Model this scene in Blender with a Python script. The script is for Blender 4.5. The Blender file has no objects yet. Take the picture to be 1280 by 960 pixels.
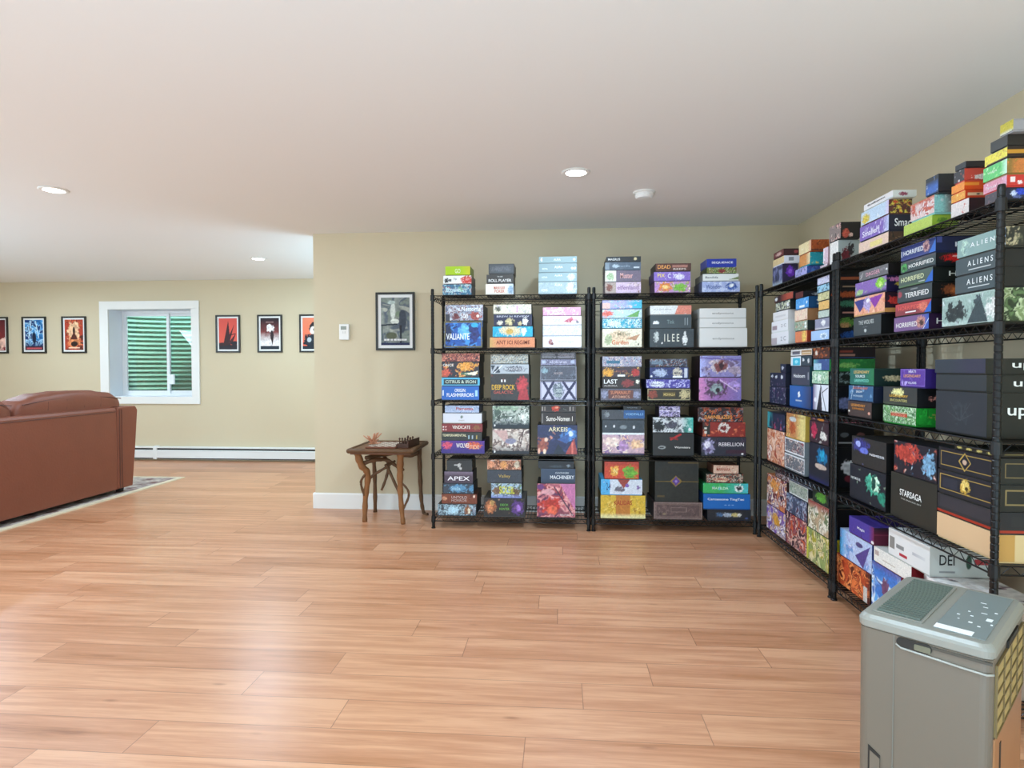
import bpy, math, random
import numpy as np
from mathutils import Matrix, Vector
S = bpy.context.scene
COL = S.collection

# ------------------------------------------------------------------ camera
FPX, PITCH, YAW, ROLL = 765.19, -0.0264, 0.0782, -0.0014
CAM = Vector((0.967, -4.6094, 1.2291))
cp, sp, cy, sy = math.cos(PITCH), math.sin(PITCH), math.cos(YAW), math.sin(YAW)
FW = Vector((-sy*cp, cy*cp, sp)); R0 = Vector((cy, sy, 0)); U0 = R0.cross(FW)
RT = R0*math.cos(ROLL) + U0*math.sin(ROLL); UP = -R0*math.sin(ROLL) + U0*math.cos(ROLL)
cam_data = bpy.data.cameras.new('camera'); cam = bpy.data.objects.new('camera', cam_data); COL.objects.link(cam)
cam_data.sensor_width = 36; cam_data.sensor_fit = 'HORIZONTAL'; cam_data.lens = FPX/1280*36
cam_data.clip_start = 0.02
m = Matrix((RT, UP, -FW)).transposed().to_4x4(); m.translation = CAM; cam.matrix_world = m
S.camera = cam

def un(px, py, axis, v):
    """point of the room on the plane axis=v that is seen at a measured place of the photograph"""
    d = FW + RT*((px-640)/FPX) - UP*((py-480)/FPX)
    return CAM + d*((v-CAM[axis])/d[axis])

# ------------------------------------------------------------------ light
S.view_settings.view_transform = 'Standard'; S.view_settings.look = 'None'
S.view_settings.gamma = 1; S.view_settings.use_curve_mapping = False
S.view_settings.exposure = 0.02
LAMP_W, REAR_W, UP_W = 31, 110, 105
COOL = (.45, .76, 1)
w = bpy.data.worlds.new('sky'); S.world = w; w.use_nodes = True
bg = w.node_tree.nodes['Background']; bg.inputs[0].default_value = (.74, .87, 1, 1); bg.inputs[1].default_value = 12
def area(name, loc, rot, sx, sy_, power, color=(1, 1, 1)):
    l = bpy.data.lights.new(name, 'AREA'); l.shape = 'RECTANGLE'; l.size = sx; l.size_y = sy_; l.energy = power; l.color = color
    o = bpy.data.objects.new(name, l); COL.objects.link(o); o.location = loc; o.rotation_euler = rot
    return o
sl = bpy.data.lights.new('sun', 'SUN'); sl.energy = 7; sl.angle = .05; sun = bpy.data.objects.new('sun', sl); COL.objects.link(sun)
sun.rotation_euler = Vector((-.62, .22, -.75)).to_track_quat('-Z', 'Y').to_euler()
# fill lights added out of view to even out ceiling and walls
area('rear_fill_light', (-1.2, -7.6, 1.2), (math.radians(116), 0, 0), 7, 1.7, REAR_W, (.66, .84, 1))  # added fill behind the camera, not a known lamp
area('up_fill_light', (.6, -5.5, .4), (math.radians(147), 0, 0), 4.2, 1.6, UP_W, COOL)  # added uplight, tilted forward to brighten the ceiling
area('side_fill_light', (-6.4, -1.9, 1.1), Vector((.72, .05, .62)).to_track_quat('-Z', 'Y').to_euler(), 1.6, 2.5, 170, (.62, .83, 1))  # added out of frame at the left, lifts ceiling and right wall
area('far_fill_light', (.3, 1.95, 1.1), (math.radians(180), 0, 0), 2.0, 1.6, 85, COOL)  # added uplight hidden behind the back wall

# ------------------------------------------------------------------ helpers
def lin(h):
    h = h.lstrip('#'); h = h if len(h) == 6 else ''.join(q*2 for q in h); c = [int(h[i:i+2], 16)/255 for i in (0, 2, 4)]
    return [x/12.92 if x <= .04045 else ((x+.055)/1.055)**2.4 for x in c]
MATS = {}
def mat(name, col, rough=.5, metal=0, emit=0, bump=None, spec=.5, alpha=1, trans=0, var=0, vscale=8):
    if name in MATS: return MATS[name]
    m = bpy.data.materials.new(name); m.use_nodes = True; MATS[name] = m
    nt = m.node_tree; p = nt.nodes['Principled BSDF']
    c = lin(col)+[1]
    p.inputs['Base Color'].default_value = c; p.inputs['Roughness'].default_value = rough
    p.inputs['Metallic'].default_value = metal; p.inputs['Specular IOR Level'].default_value = spec
    if trans: p.inputs['Transmission Weight'].default_value = trans
    if emit: p.inputs['Emission Color'].default_value = c; p.inputs['Emission Strength'].default_value = emit
    if var or bump:
        tc = nt.nodes.new('ShaderNodeTexCoord'); n = nt.nodes.new('ShaderNodeTexNoise'); n.inputs['Scale'].default_value = vscale; n.inputs['Detail'].default_value = 6
        nt.links.new(tc.outputs['Object'], n.inputs['Vector'])
        if var:
            mx = nt.nodes.new('ShaderNodeMixRGB'); mx.inputs[1].default_value = [x*(1-var) for x in c[:3]]+[1]; mx.inputs[2].default_value = [min(1, x*(1+var)) for x in c[:3]]+[1]
            nt.links.new(n.outputs['Fac'], mx.inputs[0]); nt.links.new(mx.outputs[0], p.inputs['Base Color'])
        if bump:
            b = nt.nodes.new('ShaderNodeBump'); b.inputs['Strength'].default_value = bump[0]; b.inputs['Distance'].default_value = .01
            n2 = nt.nodes.new('ShaderNodeTexNoise'); n2.inputs['Scale'].default_value = bump[1]; n2.inputs['Detail'].default_value = 4
            nt.links.new(tc.outputs['Object'], n2.inputs['Vector']); nt.links.new(n2.outputs['Fac'], b.inputs['Height']); nt.links.new(b.outputs[0], p.inputs['Normal'])
    return m
def attr_mat(name, rough, spec=.5):
    m = bpy.data.materials.new(name); m.use_nodes = True; nt = m.node_tree
    a = nt.nodes.new('ShaderNodeAttribute'); a.attribute_name = 'print'
    p = nt.nodes['Principled BSDF']; nt.links.new(a.outputs['Color'], p.inputs['Base Color'])
    p.inputs['Roughness'].default_value = rough; p.inputs['Specular IOR Level'].default_value = spec
    return m
CARD = attr_mat('printed_card', .42); PAPER = attr_mat('printed_paper', .5, .3)

class MB:
    def __init__(s): s.v = []; s.f = []
    def box(s, x0, y0, z0, x1, y1, z1):
        b = len(s.v); s.v += [(x0,y0,z0),(x1,y0,z0),(x1,y1,z0),(x0,y1,z0),(x0,y0,z1),(x1,y0,z1),(x1,y1,z1),(x0,y1,z1)]
        s.f += [tuple(b+i for i in q) for q in ((0,3,2,1),(4,5,6,7),(0,1,5,4),(1,2,6,5),(2,3,7,6),(3,0,4,7))]; return s
    def tube(s, pts, r, n=6):
        P = [Vector(p) for p in pts]; rr = r if isinstance(r, (list, tuple)) else [r]*len(P)
        b = len(s.v); t0 = (P[1]-P[0]).normalized(); a = Vector((0,0,1)) if abs(t0.z) < .9 else Vector((1,0,0))
        for i, p in enumerate(P):
            t = (P[min(i+1, len(P)-1)]-P[max(i-1, 0)]).normalized()
            u = a.cross(t).normalized(); w_ = t.cross(u); a = a if i == 0 else a
            for k in range(n):
                q = p+(u*math.cos(2*math.pi*k/n)+w_*math.sin(2*math.pi*k/n))*rr[i]; s.v.append(tuple(q))
        for i in range(len(P)-1):
            for k in range(n):
                k2 = (k+1) % n; s.f.append((b+i*n+k, b+i*n+k2, b+(i+1)*n+k2, b+(i+1)*n+k))
        s.f.append(tuple(b+k for k in range(n))[::-1]); e = b+(len(P)-1)*n; s.f.append(tuple(e+k for k in range(n)))
        return s
    def lathe(s, prof, cx=0, cy=0, n=16):
        b = len(s.v)
        for r, z in prof:
            for k in range(n): s.v.append((cx+r*math.cos(2*math.pi*k/n), cy+r*math.sin(2*math.pi*k/n), z))
        for i in range(len(prof)-1):
            for k in range(n):
                k2 = (k+1) % n; s.f.append((b+i*n+k, b+i*n+k2, b+(i+1)*n+k2, b+(i+1)*n+k))
        s.f.append(tuple(b+k for k in range(n))[::-1]); e = b+(len(prof)-1)*n; s.f.append(tuple(e+k for k in range(n)))
        return s
    def prism(s, pts, axis, a, b_):
        """outline pts (2-D) swept along axis from a to b"""
        n = len(pts); b = len(s.v)
        for t in (a, b_):
            for p in pts:
                q = list(p); q.insert(axis, t); s.v.append(tuple(q))
        for k in range(n): s.f.append((b+k, b+(k+1) % n, b+n+(k+1) % n, b+n+k))
        s.f.append(tuple(b+k for k in range(n))[::-1]); s.f.append(tuple(b+n+k for k in range(n))); return s
    def build(s, name, m, parent=None, smooth=False, bevel=0, seg=2, loc=None):
        me = bpy.data.meshes.new(name); me.from_pydata(s.v, [], s.f); me.materials.append(m)
        import bmesh
        bm = bmesh.new(); bm.from_mesh(me); bmesh.ops.recalc_face_normals(bm, faces=bm.faces); bm.to_mesh(me); bm.free()
        o = bpy.data.objects.new(name, me); COL.objects.link(o)
        if parent: o.parent = parent
        if loc: o.location = loc
        if smooth: me.polygons.foreach_set('use_smooth', [True]*len(me.polygons))
        if bevel:
            md = o.modifiers.new('bevel', 'BEVEL'); md.width = bevel; md.segments = seg; md.limit_method = 'ANGLE'; md.angle_limit = .6
        return o
def tag(o, label=None, cat=None, group=None, kind=None):
    if label: o['label'] = label
    if cat: o['category'] = cat
    if group: o['group'] = group
    if kind: o['kind'] = kind
    return o
def thing(name, loc=(0,0,0), rz=0, label=None, cat=None, group=None):
    o = bpy.data.objects.new(name, None); COL.objects.link(o); o.location = loc; o.rotation_euler = (0,0,rz); o.empty_display_size = .1
    return tag(o, label, cat, group)
def struct(o): o['kind'] = 'structure'; return o

# ---- printed artwork: evaluated on a fine grid of points and stored as the colour of the card
def vnoise(x, y, seed):
    xi, yi = np.floor(x), np.floor(y); fx, fy = x-xi, y-yi; fx = fx*fx*(3-2*fx); fy = fy*fy*(3-2*fy)
    def h(a, b): v = np.sin(a*127.1+b*311.7+seed*74.7)*43758.5453; return v-np.floor(v)
    return (h(xi,yi)*(1-fx)+h(xi+1,yi)*fx)*(1-fy)+(h(xi,yi+1)*(1-fx)+h(xi+1,yi+1)*fx)*fy
def art(spec, U, V, asp, seed):
    toks = spec.split(';'); rgb = np.empty(U.shape+(3,)); rgb[:] = lin(toks[0]); X = U*asp
    for j, t in enumerate(toks[1:]):
        k = t[0]; a = t[1:].split(','); c = np.array(lin(a[-1]))
        g = [float(q) for q in a if not q.startswith('#')]
        if k == 'n':                                # mottled illustration: amount, frequency, palette
            pal = [lin(q) for q in a if q.startswith('#')]
            g[1] *= 1.9; wx = X*g[1]+1.5*vnoise(X*g[1]*.8+9, V*g[1]*.8, seed+5); wy = V*g[1]+1.5*vnoise(X*g[1]*.8, V*g[1]*.8+4, seed+8)
            nn = .6*vnoise(wx, wy, seed+j)+.4*vnoise(wx*2.3, wy*2.3, seed+j+3); nn = np.clip((nn-.2)/.6, 0, .999)*len(pal)
            idx = nn.astype(int); P = np.array(pal); fr = np.clip((nn-idx-.6)/.4, 0, 1)[..., None]
            colr = P[idx]*(1-fr)+P[np.minimum(idx+1, len(pal)-1)]*fr
            mk = np.clip((vnoise(wx*.7+20, wy*.7, seed+j+11)-(1-g[0]))/.15, 0, 1)[..., None] if g[0] < 1 else 1
            rgb = rgb*(1-mk)+colr*mk
        elif k == 'e':
            dd = ((U-g[0])/g[2])**2+((V-g[1])/g[3])**2; big_ = g[2]*asp > .12 and g[3] > .12
            nz = (vnoise(X*11, V*11, seed+j)-.5)*1.1+(vnoise(X*26, V*26, seed+j)-.5)*.7 if big_ else (vnoise(X*9, V*9, seed+j)-.5)*.4
            mk = np.clip((1+nz-dd)/.35, 0, 1)[..., None]
            if big_: c = c*(.62+.75*vnoise(X*15, V*15, seed+j+2)[..., None])
            rgb = rgb*(1-mk)+np.minimum(c, 1)*mk
        elif k == 'r': rgb[(U >= g[0]) & (V >= g[1]) & (U <= g[2]) & (V <= g[3])] = c
        elif k == 'l':
            ax, ay, bx, by = g[0]*asp, g[1], g[2]*asp, g[3]; dx, dy = bx-ax, by-ay
            tt = np.clip(((X-ax)*dx+(V-ay)*dy)/(dx*dx+dy*dy+1e-9), 0, 1); rgb[np.hypot(X-ax-tt*dx, V-ay-tt*dy) < g[4]/2] = c
        elif k == 't':
            def sd(x1,y1,x2,y2): return (U-x2)*(y1-y2)-(x1-x2)*(V-y2)
            d1, d2, d3 = sd(*g[0:4]), sd(*g[2:6]), sd(g[4],g[5],g[0],g[1])
            rgb[~(((d1<0)|(d2<0)|(d3<0)) & ((d1>0)|(d2>0)|(d3>0)))] = c
        elif k in 'hv':
            q = np.clip(((U if k == 'h' else V)-g[0])/(g[1]-g[0]), 0, 1)[..., None]; rgb = rgb*(1-q)+c*q
        elif k == 'f':
            d = np.minimum(np.minimum(X, asp-X), np.minimum(V, 1-V)); rgb[(d > g[0]) & (d < g[0]+g[1])] = c
        elif k == 'd':                              # diamond outline: cx, cy, radius, width
            d = np.abs(X-g[0]*asp)+np.abs(V-g[1]); rgb[d < g[2]] = rgb[0, 0]; rgb[(d < g[2]) & (d > g[2]-g[3])] = c
    if any(t[0] == 'n' for t in toks[1:]):          # fine detail of a printed illustration
        rgb = rgb*(.72+.36*vnoise(X*34, V*34, seed+50)+.24*vnoise(X*17+3, V*17, seed+51))[..., None]
    return np.clip(rgb, 0, 1)
def face_grid(O, eu, ev, spec, cell, seed):
    W, H = eu.length, ev.length; nu = int(max(4, min(170, round(W/cell)))); nv = int(max(4, min(110, round(H/cell))))
    u = np.linspace(0, 1, nu+1); v = np.linspace(0, 1, nv+1); U, V = np.meshgrid(u, v)
    P = np.array(O)+U[..., None]*np.array(eu)+V[..., None]*np.array(ev)
    i = np.arange(nv)[:, None]*(nu+1)+np.arange(nu)[None, :]
    F = np.stack([i, i+1, i+nu+2, i+nu+1], -1).reshape(-1, 4)
    return P.reshape(-1, 3), F, art(spec, U, V, W/H, seed).reshape(-1, 3)
def grid_mesh(name, faces, m, parent=None, loc=None):
    """faces: list of (origin, edge_u, edge_v, spec, cell, seed)"""
    vs, fs, cs, b = [], [], [], 0
    for a in faces:
        P, F, C = face_grid(*a); vs.append(P); fs.append(F+b); cs.append(C); b += len(P)
    V = np.concatenate(vs); F = np.concatenate(fs); C = np.concatenate(cs)
    me = bpy.data.meshes.new(name); me.vertices.add(len(V)); me.vertices.foreach_set('co', V.astype(np.float32).ravel())
    me.loops.add(F.size); me.loops.foreach_set('vertex_index', F.astype(np.int32).ravel())
    me.polygons.add(len(F)); me.polygons.foreach_set('loop_start', np.arange(len(F), dtype=np.int32)*4)
    me.update(calc_edges=True)
    ca = me.color_attributes.new('print', 'FLOAT_COLOR', 'POINT'); ca.data.foreach_set('color', np.c_[C, np.ones(len(C))].astype(np.float32).ravel())
    me.materials.append(m); o = bpy.data.objects.new(name, me); COL.objects.link(o)
    if parent: o.parent = parent
    if loc is not None: o.location = loc
    return o
TXT = {}
def text_mesh(s):
    if s not in TXT:
        c = bpy.data.curves.new('t', 'FONT'); c.body = s; c.size = 1; c.resolution_u = 3; c.offset = .012; c.extrude = 0
        o = bpy.data.objects.new('t', c); COL.objects.link(o); bpy.context.view_layer.update()
        me = bpy.data.meshes.new_from_object(o.evaluated_get(bpy.context.evaluated_depsgraph_get()))
        bpy.data.objects.remove(o); co = np.array([v.co[:2] for v in me.vertices]); fs = [tuple(p.vertices) for p in me.polygons]
        bpy.data.meshes.remove(me); lo, hi = co.min(0), co.max(0); TXT[s] = ((co-lo)/(hi-lo), fs)
    return TXT[s]
def lettering(texts, O, eu, ev, parent, name='title_lettering'):
    """texts: 'STR,cx,cy,w,h,#c' joined by ^, printed on the face with origin O and edges eu, ev"""
    nrm = eu.cross(ev).normalized()
    for t in texts.split('^'):
        s, cx, cy_, w_, h_, c = t.rsplit(',', 5); cx, cy_, w_, h_ = map(float, (cx, cy_, w_, h_)); co, fs = text_mesh(s)
        vs = [tuple(O+eu*(cx+(p[0]-.5)*w_)+ev*(cy_+(p[1]-.5)*h_)+nrm*.0012) for p in co]
        me = bpy.data.meshes.new(name); me.from_pydata(vs, [], fs); me.materials.append(mat('ink_'+c[1:], c, .5))
        o = bpy.data.objects.new(name, me); COL.objects.link(o); o.parent = parent
        o.matrix_parent_inverse = Matrix.Translation(-Vector(parent.location))

# ------------------------------------------------------------------ room shell
CH = 2.396; XR = 2.91; YB = .592; XL = -1.174; YF = 3.178; WD = .32
XW, YR = -7.6, -8.0
wallm = mat('beige_paint', '#d2c4a6', .75, bump=(.08, 160), var=.02, vscale=1.5)
ceilm = mat('white_ceiling_paint', '#efeeea', .9)
trimm = mat('white_trim_paint', '#ecebe6', .45)
def floor_mat():
    m = bpy.data.materials.new('oak_laminate_planks'); m.use_nodes = True; nt = m.node_tree; N = nt.nodes; L = nt.links; p = N['Principled BSDF']
    def math_(op, a, b=None, clamp=False):
        n = N.new('ShaderNodeMath'); n.operation = op; n.use_clamp = clamp
        for i, q in enumerate((a, b)):
            if q is None: continue
            if isinstance(q, (int, float)): n.inputs[i].default_value = q
            else: L.new(q, n.inputs[i])
        return n.outputs[0]
    tc = N.new('ShaderNodeTexCoord'); sx = N.new('ShaderNodeSeparateXYZ'); L.new(tc.outputs['Object'], sx.inputs[0])
    PW, PL = .182, 1.28
    ry = math_('DIVIDE', math_('ADD', sx.outputs[1], .06), PW); row = math_('FLOOR', ry); fy = math_('FRACT', ry)
    w1 = N.new('ShaderNodeTexWhiteNoise'); w1.noise_dimensions = '1D'; L.new(row, w1.inputs['W'])
    rx = math_('ADD', math_('DIVIDE', sx.outputs[0], PL), math_('MULTIPLY', w1.outputs['Value'], 7)); colx = math_('FLOOR', rx); fx = math_('FRACT', rx)
    cb = N.new('ShaderNodeCombineXYZ'); L.new(row, cb.inputs[0]); L.new(colx, cb.inputs[1])
    w2 = N.new('ShaderNodeTexWhiteNoise'); w2.noise_dimensions = '2D'; L.new(cb.outputs[0], w2.inputs['Vector']); pid = w2.outputs['Value']
    def gr(sx_, sy_, det, off):
        c = N.new('ShaderNodeCombineXYZ'); L.new(math_('ADD', math_('MULTIPLY', sx.outputs[0], sx_), math_('MULTIPLY', pid, off)), c.inputs[0]); L.new(math_('MULTIPLY', sx.outputs[1], sy_), c.inputs[1]); L.new(math_('MULTIPLY', pid, 30), c.inputs[2])
        n = N.new('ShaderNodeTexNoise'); n.inputs['Scale'].default_value = 1; n.inputs['Detail'].default_value = det; n.inputs['Distortion'].default_value = .7; L.new(c.outputs[0], n.inputs['Vector']); return n.outputs['Fac']
    g1 = gr(1.6, 26, 6, 50); g2 = gr(.9, 7, 3, 20); g3 = gr(9, 160, 3, 9)
    fac = math_('ADD', math_('ADD', math_('MULTIPLY', g1, .62), math_('MULTIPLY', g2, .24)), math_('ADD', math_('MULTIPLY', g3, .24), math_('MULTIPLY', pid, .2)))
    r = N.new('ShaderNodeValToRGB'); L.new(fac, r.inputs[0]); e = r.color_ramp.elements
    e[0].position = .36; e[0].color = lin('#87502f')+[1]; e[1].position = .8; e[1].color = lin('#d9a27c')+[1]
    q = e.new(.5); q.color = lin('#b67c56')+[1]; q = e.new(.64); q.color = lin('#c68c68')+[1]
    # knots
    kc = N.new('ShaderNodeCombineXYZ'); L.new(math_('ADD', math_('MULTIPLY', sx.outputs[0], 1.5), math_('MULTIPLY', pid, 13)), kc.inputs[0]); L.new(math_('MULTIPLY', sx.outputs[1], 5), kc.inputs[1])
    vo = N.new('ShaderNodeTexVoronoi'); vo.inputs['Scale'].default_value = 1.1; L.new(kc.outputs[0], vo.inputs['Vector'])
    kn = math_('MULTIPLY', math_('SUBTRACT', 1, math_('MULTIPLY', vo.outputs['Distance'], 16), True), .75)
    m1 = N.new('ShaderNodeMixRGB'); L.new(kn, m1.inputs[0]); L.new(r.outputs[0], m1.inputs[1]); m1.inputs[2].default_value = lin('#8a5434')+[1]
    seam = math_('MAXIMUM', math_('LESS_THAN', fy, .014), math_('LESS_THAN', fx, .0022))
    m2 = N.new('ShaderNodeMixRGB'); L.new(math_('MULTIPLY', seam, .6), m2.inputs[0]); L.new(m1.outputs[0], m2.inputs[1]); m2.inputs[2].default_value = lin('#5d3722')+[1]
    L.new(m2.outputs[0], p.inputs['Base Color']); p.inputs['Roughness'].default_value = .3
    L.new(math_('ADD', .26, math_('MULTIPLY', g1, .14)), p.inputs['Roughness']); p.inputs['Specular IOR Level'].default_value = .6
    b = N.new('ShaderNodeBump'); b.inputs['Strength'].default_value = .12; b.inputs['Distance'].default_value = .003; L.new(math_('SUBTRACT', g3, seam), b.inputs['Height']); L.new(b.outputs[0], p.inputs['Normal'])
    return m
struct(MB().box(XW-.2, YR-.2, -.12, XR+.2, YF+WD, 0).build('floor', floor_mat()))
struct(MB().box(XW-.2, YR-.2, CH, XR+.2, YF+WD, CH+.12).build('ceiling', ceilm))
struct(MB().box(XR, YR-.2, 0, XR+.15, YF+WD, CH).build('wall_right', wallm))
struct(MB().box(XW-.2, YR-.2, 0, XW, YF+WD, CH).build('wall_left', wallm))
struct(MB().box(XW, YR-.2, 0, XR, YR, CH).build('wall_rear', wallm))
struct(MB().box(XL, YB, 0, XR, YB+.13, CH).build('wall_back', wallm))
WX0, WX1, WZ0, WZ1 = -5.078, -3.896, .839, 2.028
wf = MB(); wf.box(XW, YF, 0, WX0, YF+WD, CH); wf.box(WX1, YF, 0, XR, YF+WD, CH); wf.box(WX0, YF, 0, WX1, YF+WD, WZ0); wf.box(WX0, YF, WZ1, WX1, YF+WD, CH)
struct(wf.build('wall_far', wallm))
bb = [(0, 0), (.016, 0), (.016, .125), (.010, .136), (0, .136)]
b = MB(); b.prism([(YB-a, z) for a, z in bb], 0, XL-.016, XR); b.box(XL-.016, YB+.0005, 0, XL-.0005, YB+.13, .134)
struct(b.build('baseboard_back', trimm))
b = MB(); b.prism([(XR-a, z) for a, z in bb], 1, YR, YB-.016); struct(b.build('baseboard_right', trimm))

# window: casing, deep liner, two sliding sashes
wd = struct(thing('window_1', ((WX0+WX1)/2, YF, WZ0)))
def wpart(mb, name, m, parent=wd, **k):
    mb.v = [(x-wd.location.x, y-YF, z-WZ0) for x, y, z in mb.v]; return mb.build(name, m, parent, **k)
b = MB(); X0, X1, Z0, Z1 = -5.19, -3.798, .754, 2.126
b.box(X0, YF-.022, WZ1-.01, X1, YF, Z1); b.box(X0, YF-.022, Z0, X1, YF, WZ0+.01)
b.box(X0, YF-.022, WZ0+.01, WX0+.01, YF, WZ1-.01); b.box(WX1-.01, YF-.022, WZ0+.01, X1, YF, WZ1-.01)
wpart(b, 'casing', trimm, bevel=.003)
b = MB(); b.box(WX0, YF, WZ0, WX0+.012, YF+WD, WZ1); b.box(WX1-.012, YF, WZ0, WX1, YF+WD, WZ1); b.box(WX0+.012, YF, WZ0, WX1-.012, YF+WD, WZ0+.012); b.box(WX0+.012, YF, WZ1-.012, WX1-.012, YF+WD, WZ1)
wpart(b, 'jamb_liner', mat('white_liner', '#e9eef4', .5))
vin = mat('white_vinyl', '#eef0f2', .35)
def sash(x0, x1, y, name):
    b = MB(); z0, z1 = WZ0+.045, WZ1-.045; t = .038
    b.box(x0, y, z0, x1, y+.03, z0+t); b.box(x0, y, z1-t, x1, y+.03, z1); b.box(x0, y, z0+t, x0+t, y+.03, z1-t); b.box(x1-t, y, z0+t, x1, y+.03, z1-t)
    s = wpart(b, name, vin, bevel=.003); g = MB().box(x0+t, y+.012, z0+t, x1-t, y+.018, z1-t)
    gm = mat('clear_glass', '#f4fbf8', .0, trans=1, spec=.5)
    wpart(g, 'glass_pane', gm, s); return s
b = MB(); y = YF+.235; b.box(WX0+.012, y, WZ0+.012, WX1-.012, y+.07, WZ0+.045); b.box(WX0+.012, y, WZ1-.045, WX1-.012, y+.07, WZ1-.012)
b.box(WX0+.012, y, WZ0+.045, WX0+.04, y+.07, WZ1-.045); b.box(WX1-.04, y, WZ0+.045, WX1-.012, y+.07, WZ1-.045); wpart(b, 'window_frame', vin, bevel=.003)
sash(WX0+.04, -4.385, YF+.238, 'sash'); sash(-4.435, WX1-.04, YF+.27, 'sash')
b = MB().box(-4.385, YF+.232, 1.01, -4.32, YF+.262, 1.145); wpart(b, 'latch', vin, bevel=.004)
# corrugated window well outside
NP = 30; b = MB(); zz = np.arange(.45, 2.62, .0085)
for z in zz:
    for k in range(NP+1):
        a = math.pi*k/NP; rr = 1+.014*math.sin(2*math.pi*z/.0667)+.004*math.sin(z*9+k*.7)
        b.v.append((-4.487+1.0*rr*math.cos(a), YF+WD+.02+.80*rr*math.sin(a), z))
for i in range(len(zz)-1):
    for k in range(NP): q = i*(NP+1)+k; b.f.append((q, q+1, q+NP+2, q+NP+1))
o = b.build('window_well', mat('green_galvanised_steel', '#4c7a68', .55, metal=.0, var=.12, vscale=6), smooth=True)
tag(o, 'mint green corrugated window well curving outside the basement window', 'window well')
b = MB().box(-5.6, YF+WD, .42, -3.4, YF+WD+.95, .5); struct(b.build('trim_1', mat('gravel', '#6d6a62', .9, bump=(1, 40), var=.4, vscale=40)))
# baseboard heater on the far wall
ht = thing('baseboard_heater', (-4.3, YF, .015), 0, 'long low white baseboard heater running under the window', 'heater')
hw = mat('white_enamel', '#e6e8e6', .35); dk = mat('dark_gap', '#2b2927', .7)
MB().prism([(-.012, 0), (0, 0), (0, .172), (-.05, .172), (-.066, .166), (-.066, .154), (-.048, .158), (-.012, .158)], 0, -3.2, 3.1).build('back_plate', hw, ht)
MB().prism([(-.066, .024), (-.058, .024), (-.058, .118), (-.050, .124), (-.052, .130), (-.066, .122)], 0, -3.2, 3.1).build('front_cover', hw, ht)
MB().prism([(-.05, .01), (-.012, .01), (-.012, .15), (-.05, .15)], 0, -3.19, 3.09).build('dark_gap_fill', dk, ht)  # solid dark block filling the slots
MB().prism([(-.069, .006), (0, .006), (0, .181), (-.052, .181), (-.069, .165)], 0, -.13, -.08).build('joint_cover', hw, ht, bevel=.002)

# ceiling lights
disc = mat('light_diffuser', '#fffdf6', .5, emit=14)
def ceiling_light(x, y, lab):
    t = thing('ceiling_light', (x, y, CH), 0, lab, 'ceiling light', 'recessed ceiling lights')
    n = 32; b = MB(); b.lathe([(.0, -.001), (.062, -.001), (.062, -.006), (.0, -.006)], n=n); b.build('diffuser', disc, t, smooth=False)
    b = MB(); pr = [(.060, -.0005), (.086, -.0005), (.086, -.004), (.078, -.008), (.063, -.008), (.060, -.005)]
    for k in range(n):
        a = 2*math.pi*k/n
        for r_, z in pr: b.v.append((r_*math.cos(a), r_*math.sin(a), z))
    for k in range(n):
        for i in range(len(pr)): j = (i+1) % len(pr); k2 = (k+1) % n; b.f.append((k*6+i, k*6+j, k2*6+j, k2*6+i))
    b.build('trim_ring', trimm, t, smooth=True)
    l = bpy.data.lights.new('downlight', 'AREA'); l.shape = 'DISK'; l.size = .15; l.energy = LAMP_W*(.7 if -4 < y < -3 else 1); l.color = (.62, .82, 1)
    o = bpy.data.objects.new('downlight', l); COL.objects.link(o); o.location = (0, 0, -.02); o.parent = t
ceiling_light(-2.328, -.828, 'round recessed ceiling light on the left, nearest above the sofa')
ceiling_light(1.061, -.908, 'round recessed ceiling light in front of the shelf racks by the smoke detector')
ceiling_light(-2.231, 1.703, 'small distant recessed ceiling light near the far poster wall')
for x, y in ((-2.33, -3.45), (1.06, -3.45), (-2.33, -6.0), (1.06, -6.0), (-5.6, -.85), (-5.6, 1.7)):
    if (x, y) != (1.06, -3.45) or True: ceiling_light(x, y, 'round recessed ceiling light outside the view of the photograph')
t = thing('smoke_detector', (1.523, -.452, CH), 0, 'round white smoke detector on ceiling in front of the right back rack', 'smoke detector')
MB().lathe([(.0, 0), (.072, 0), (.072, -.008), (.066, -.012), (.0, -.012)], n=28).build('mounting_base', trimm, t)
MB().lathe([(.06, -.012), (.06, -.03), (.05, -.042), (.02, -.046), (.0, -.046)], n=28).build('cap', mat('white_plastic', '#f1f0ec', .4), t)
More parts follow.
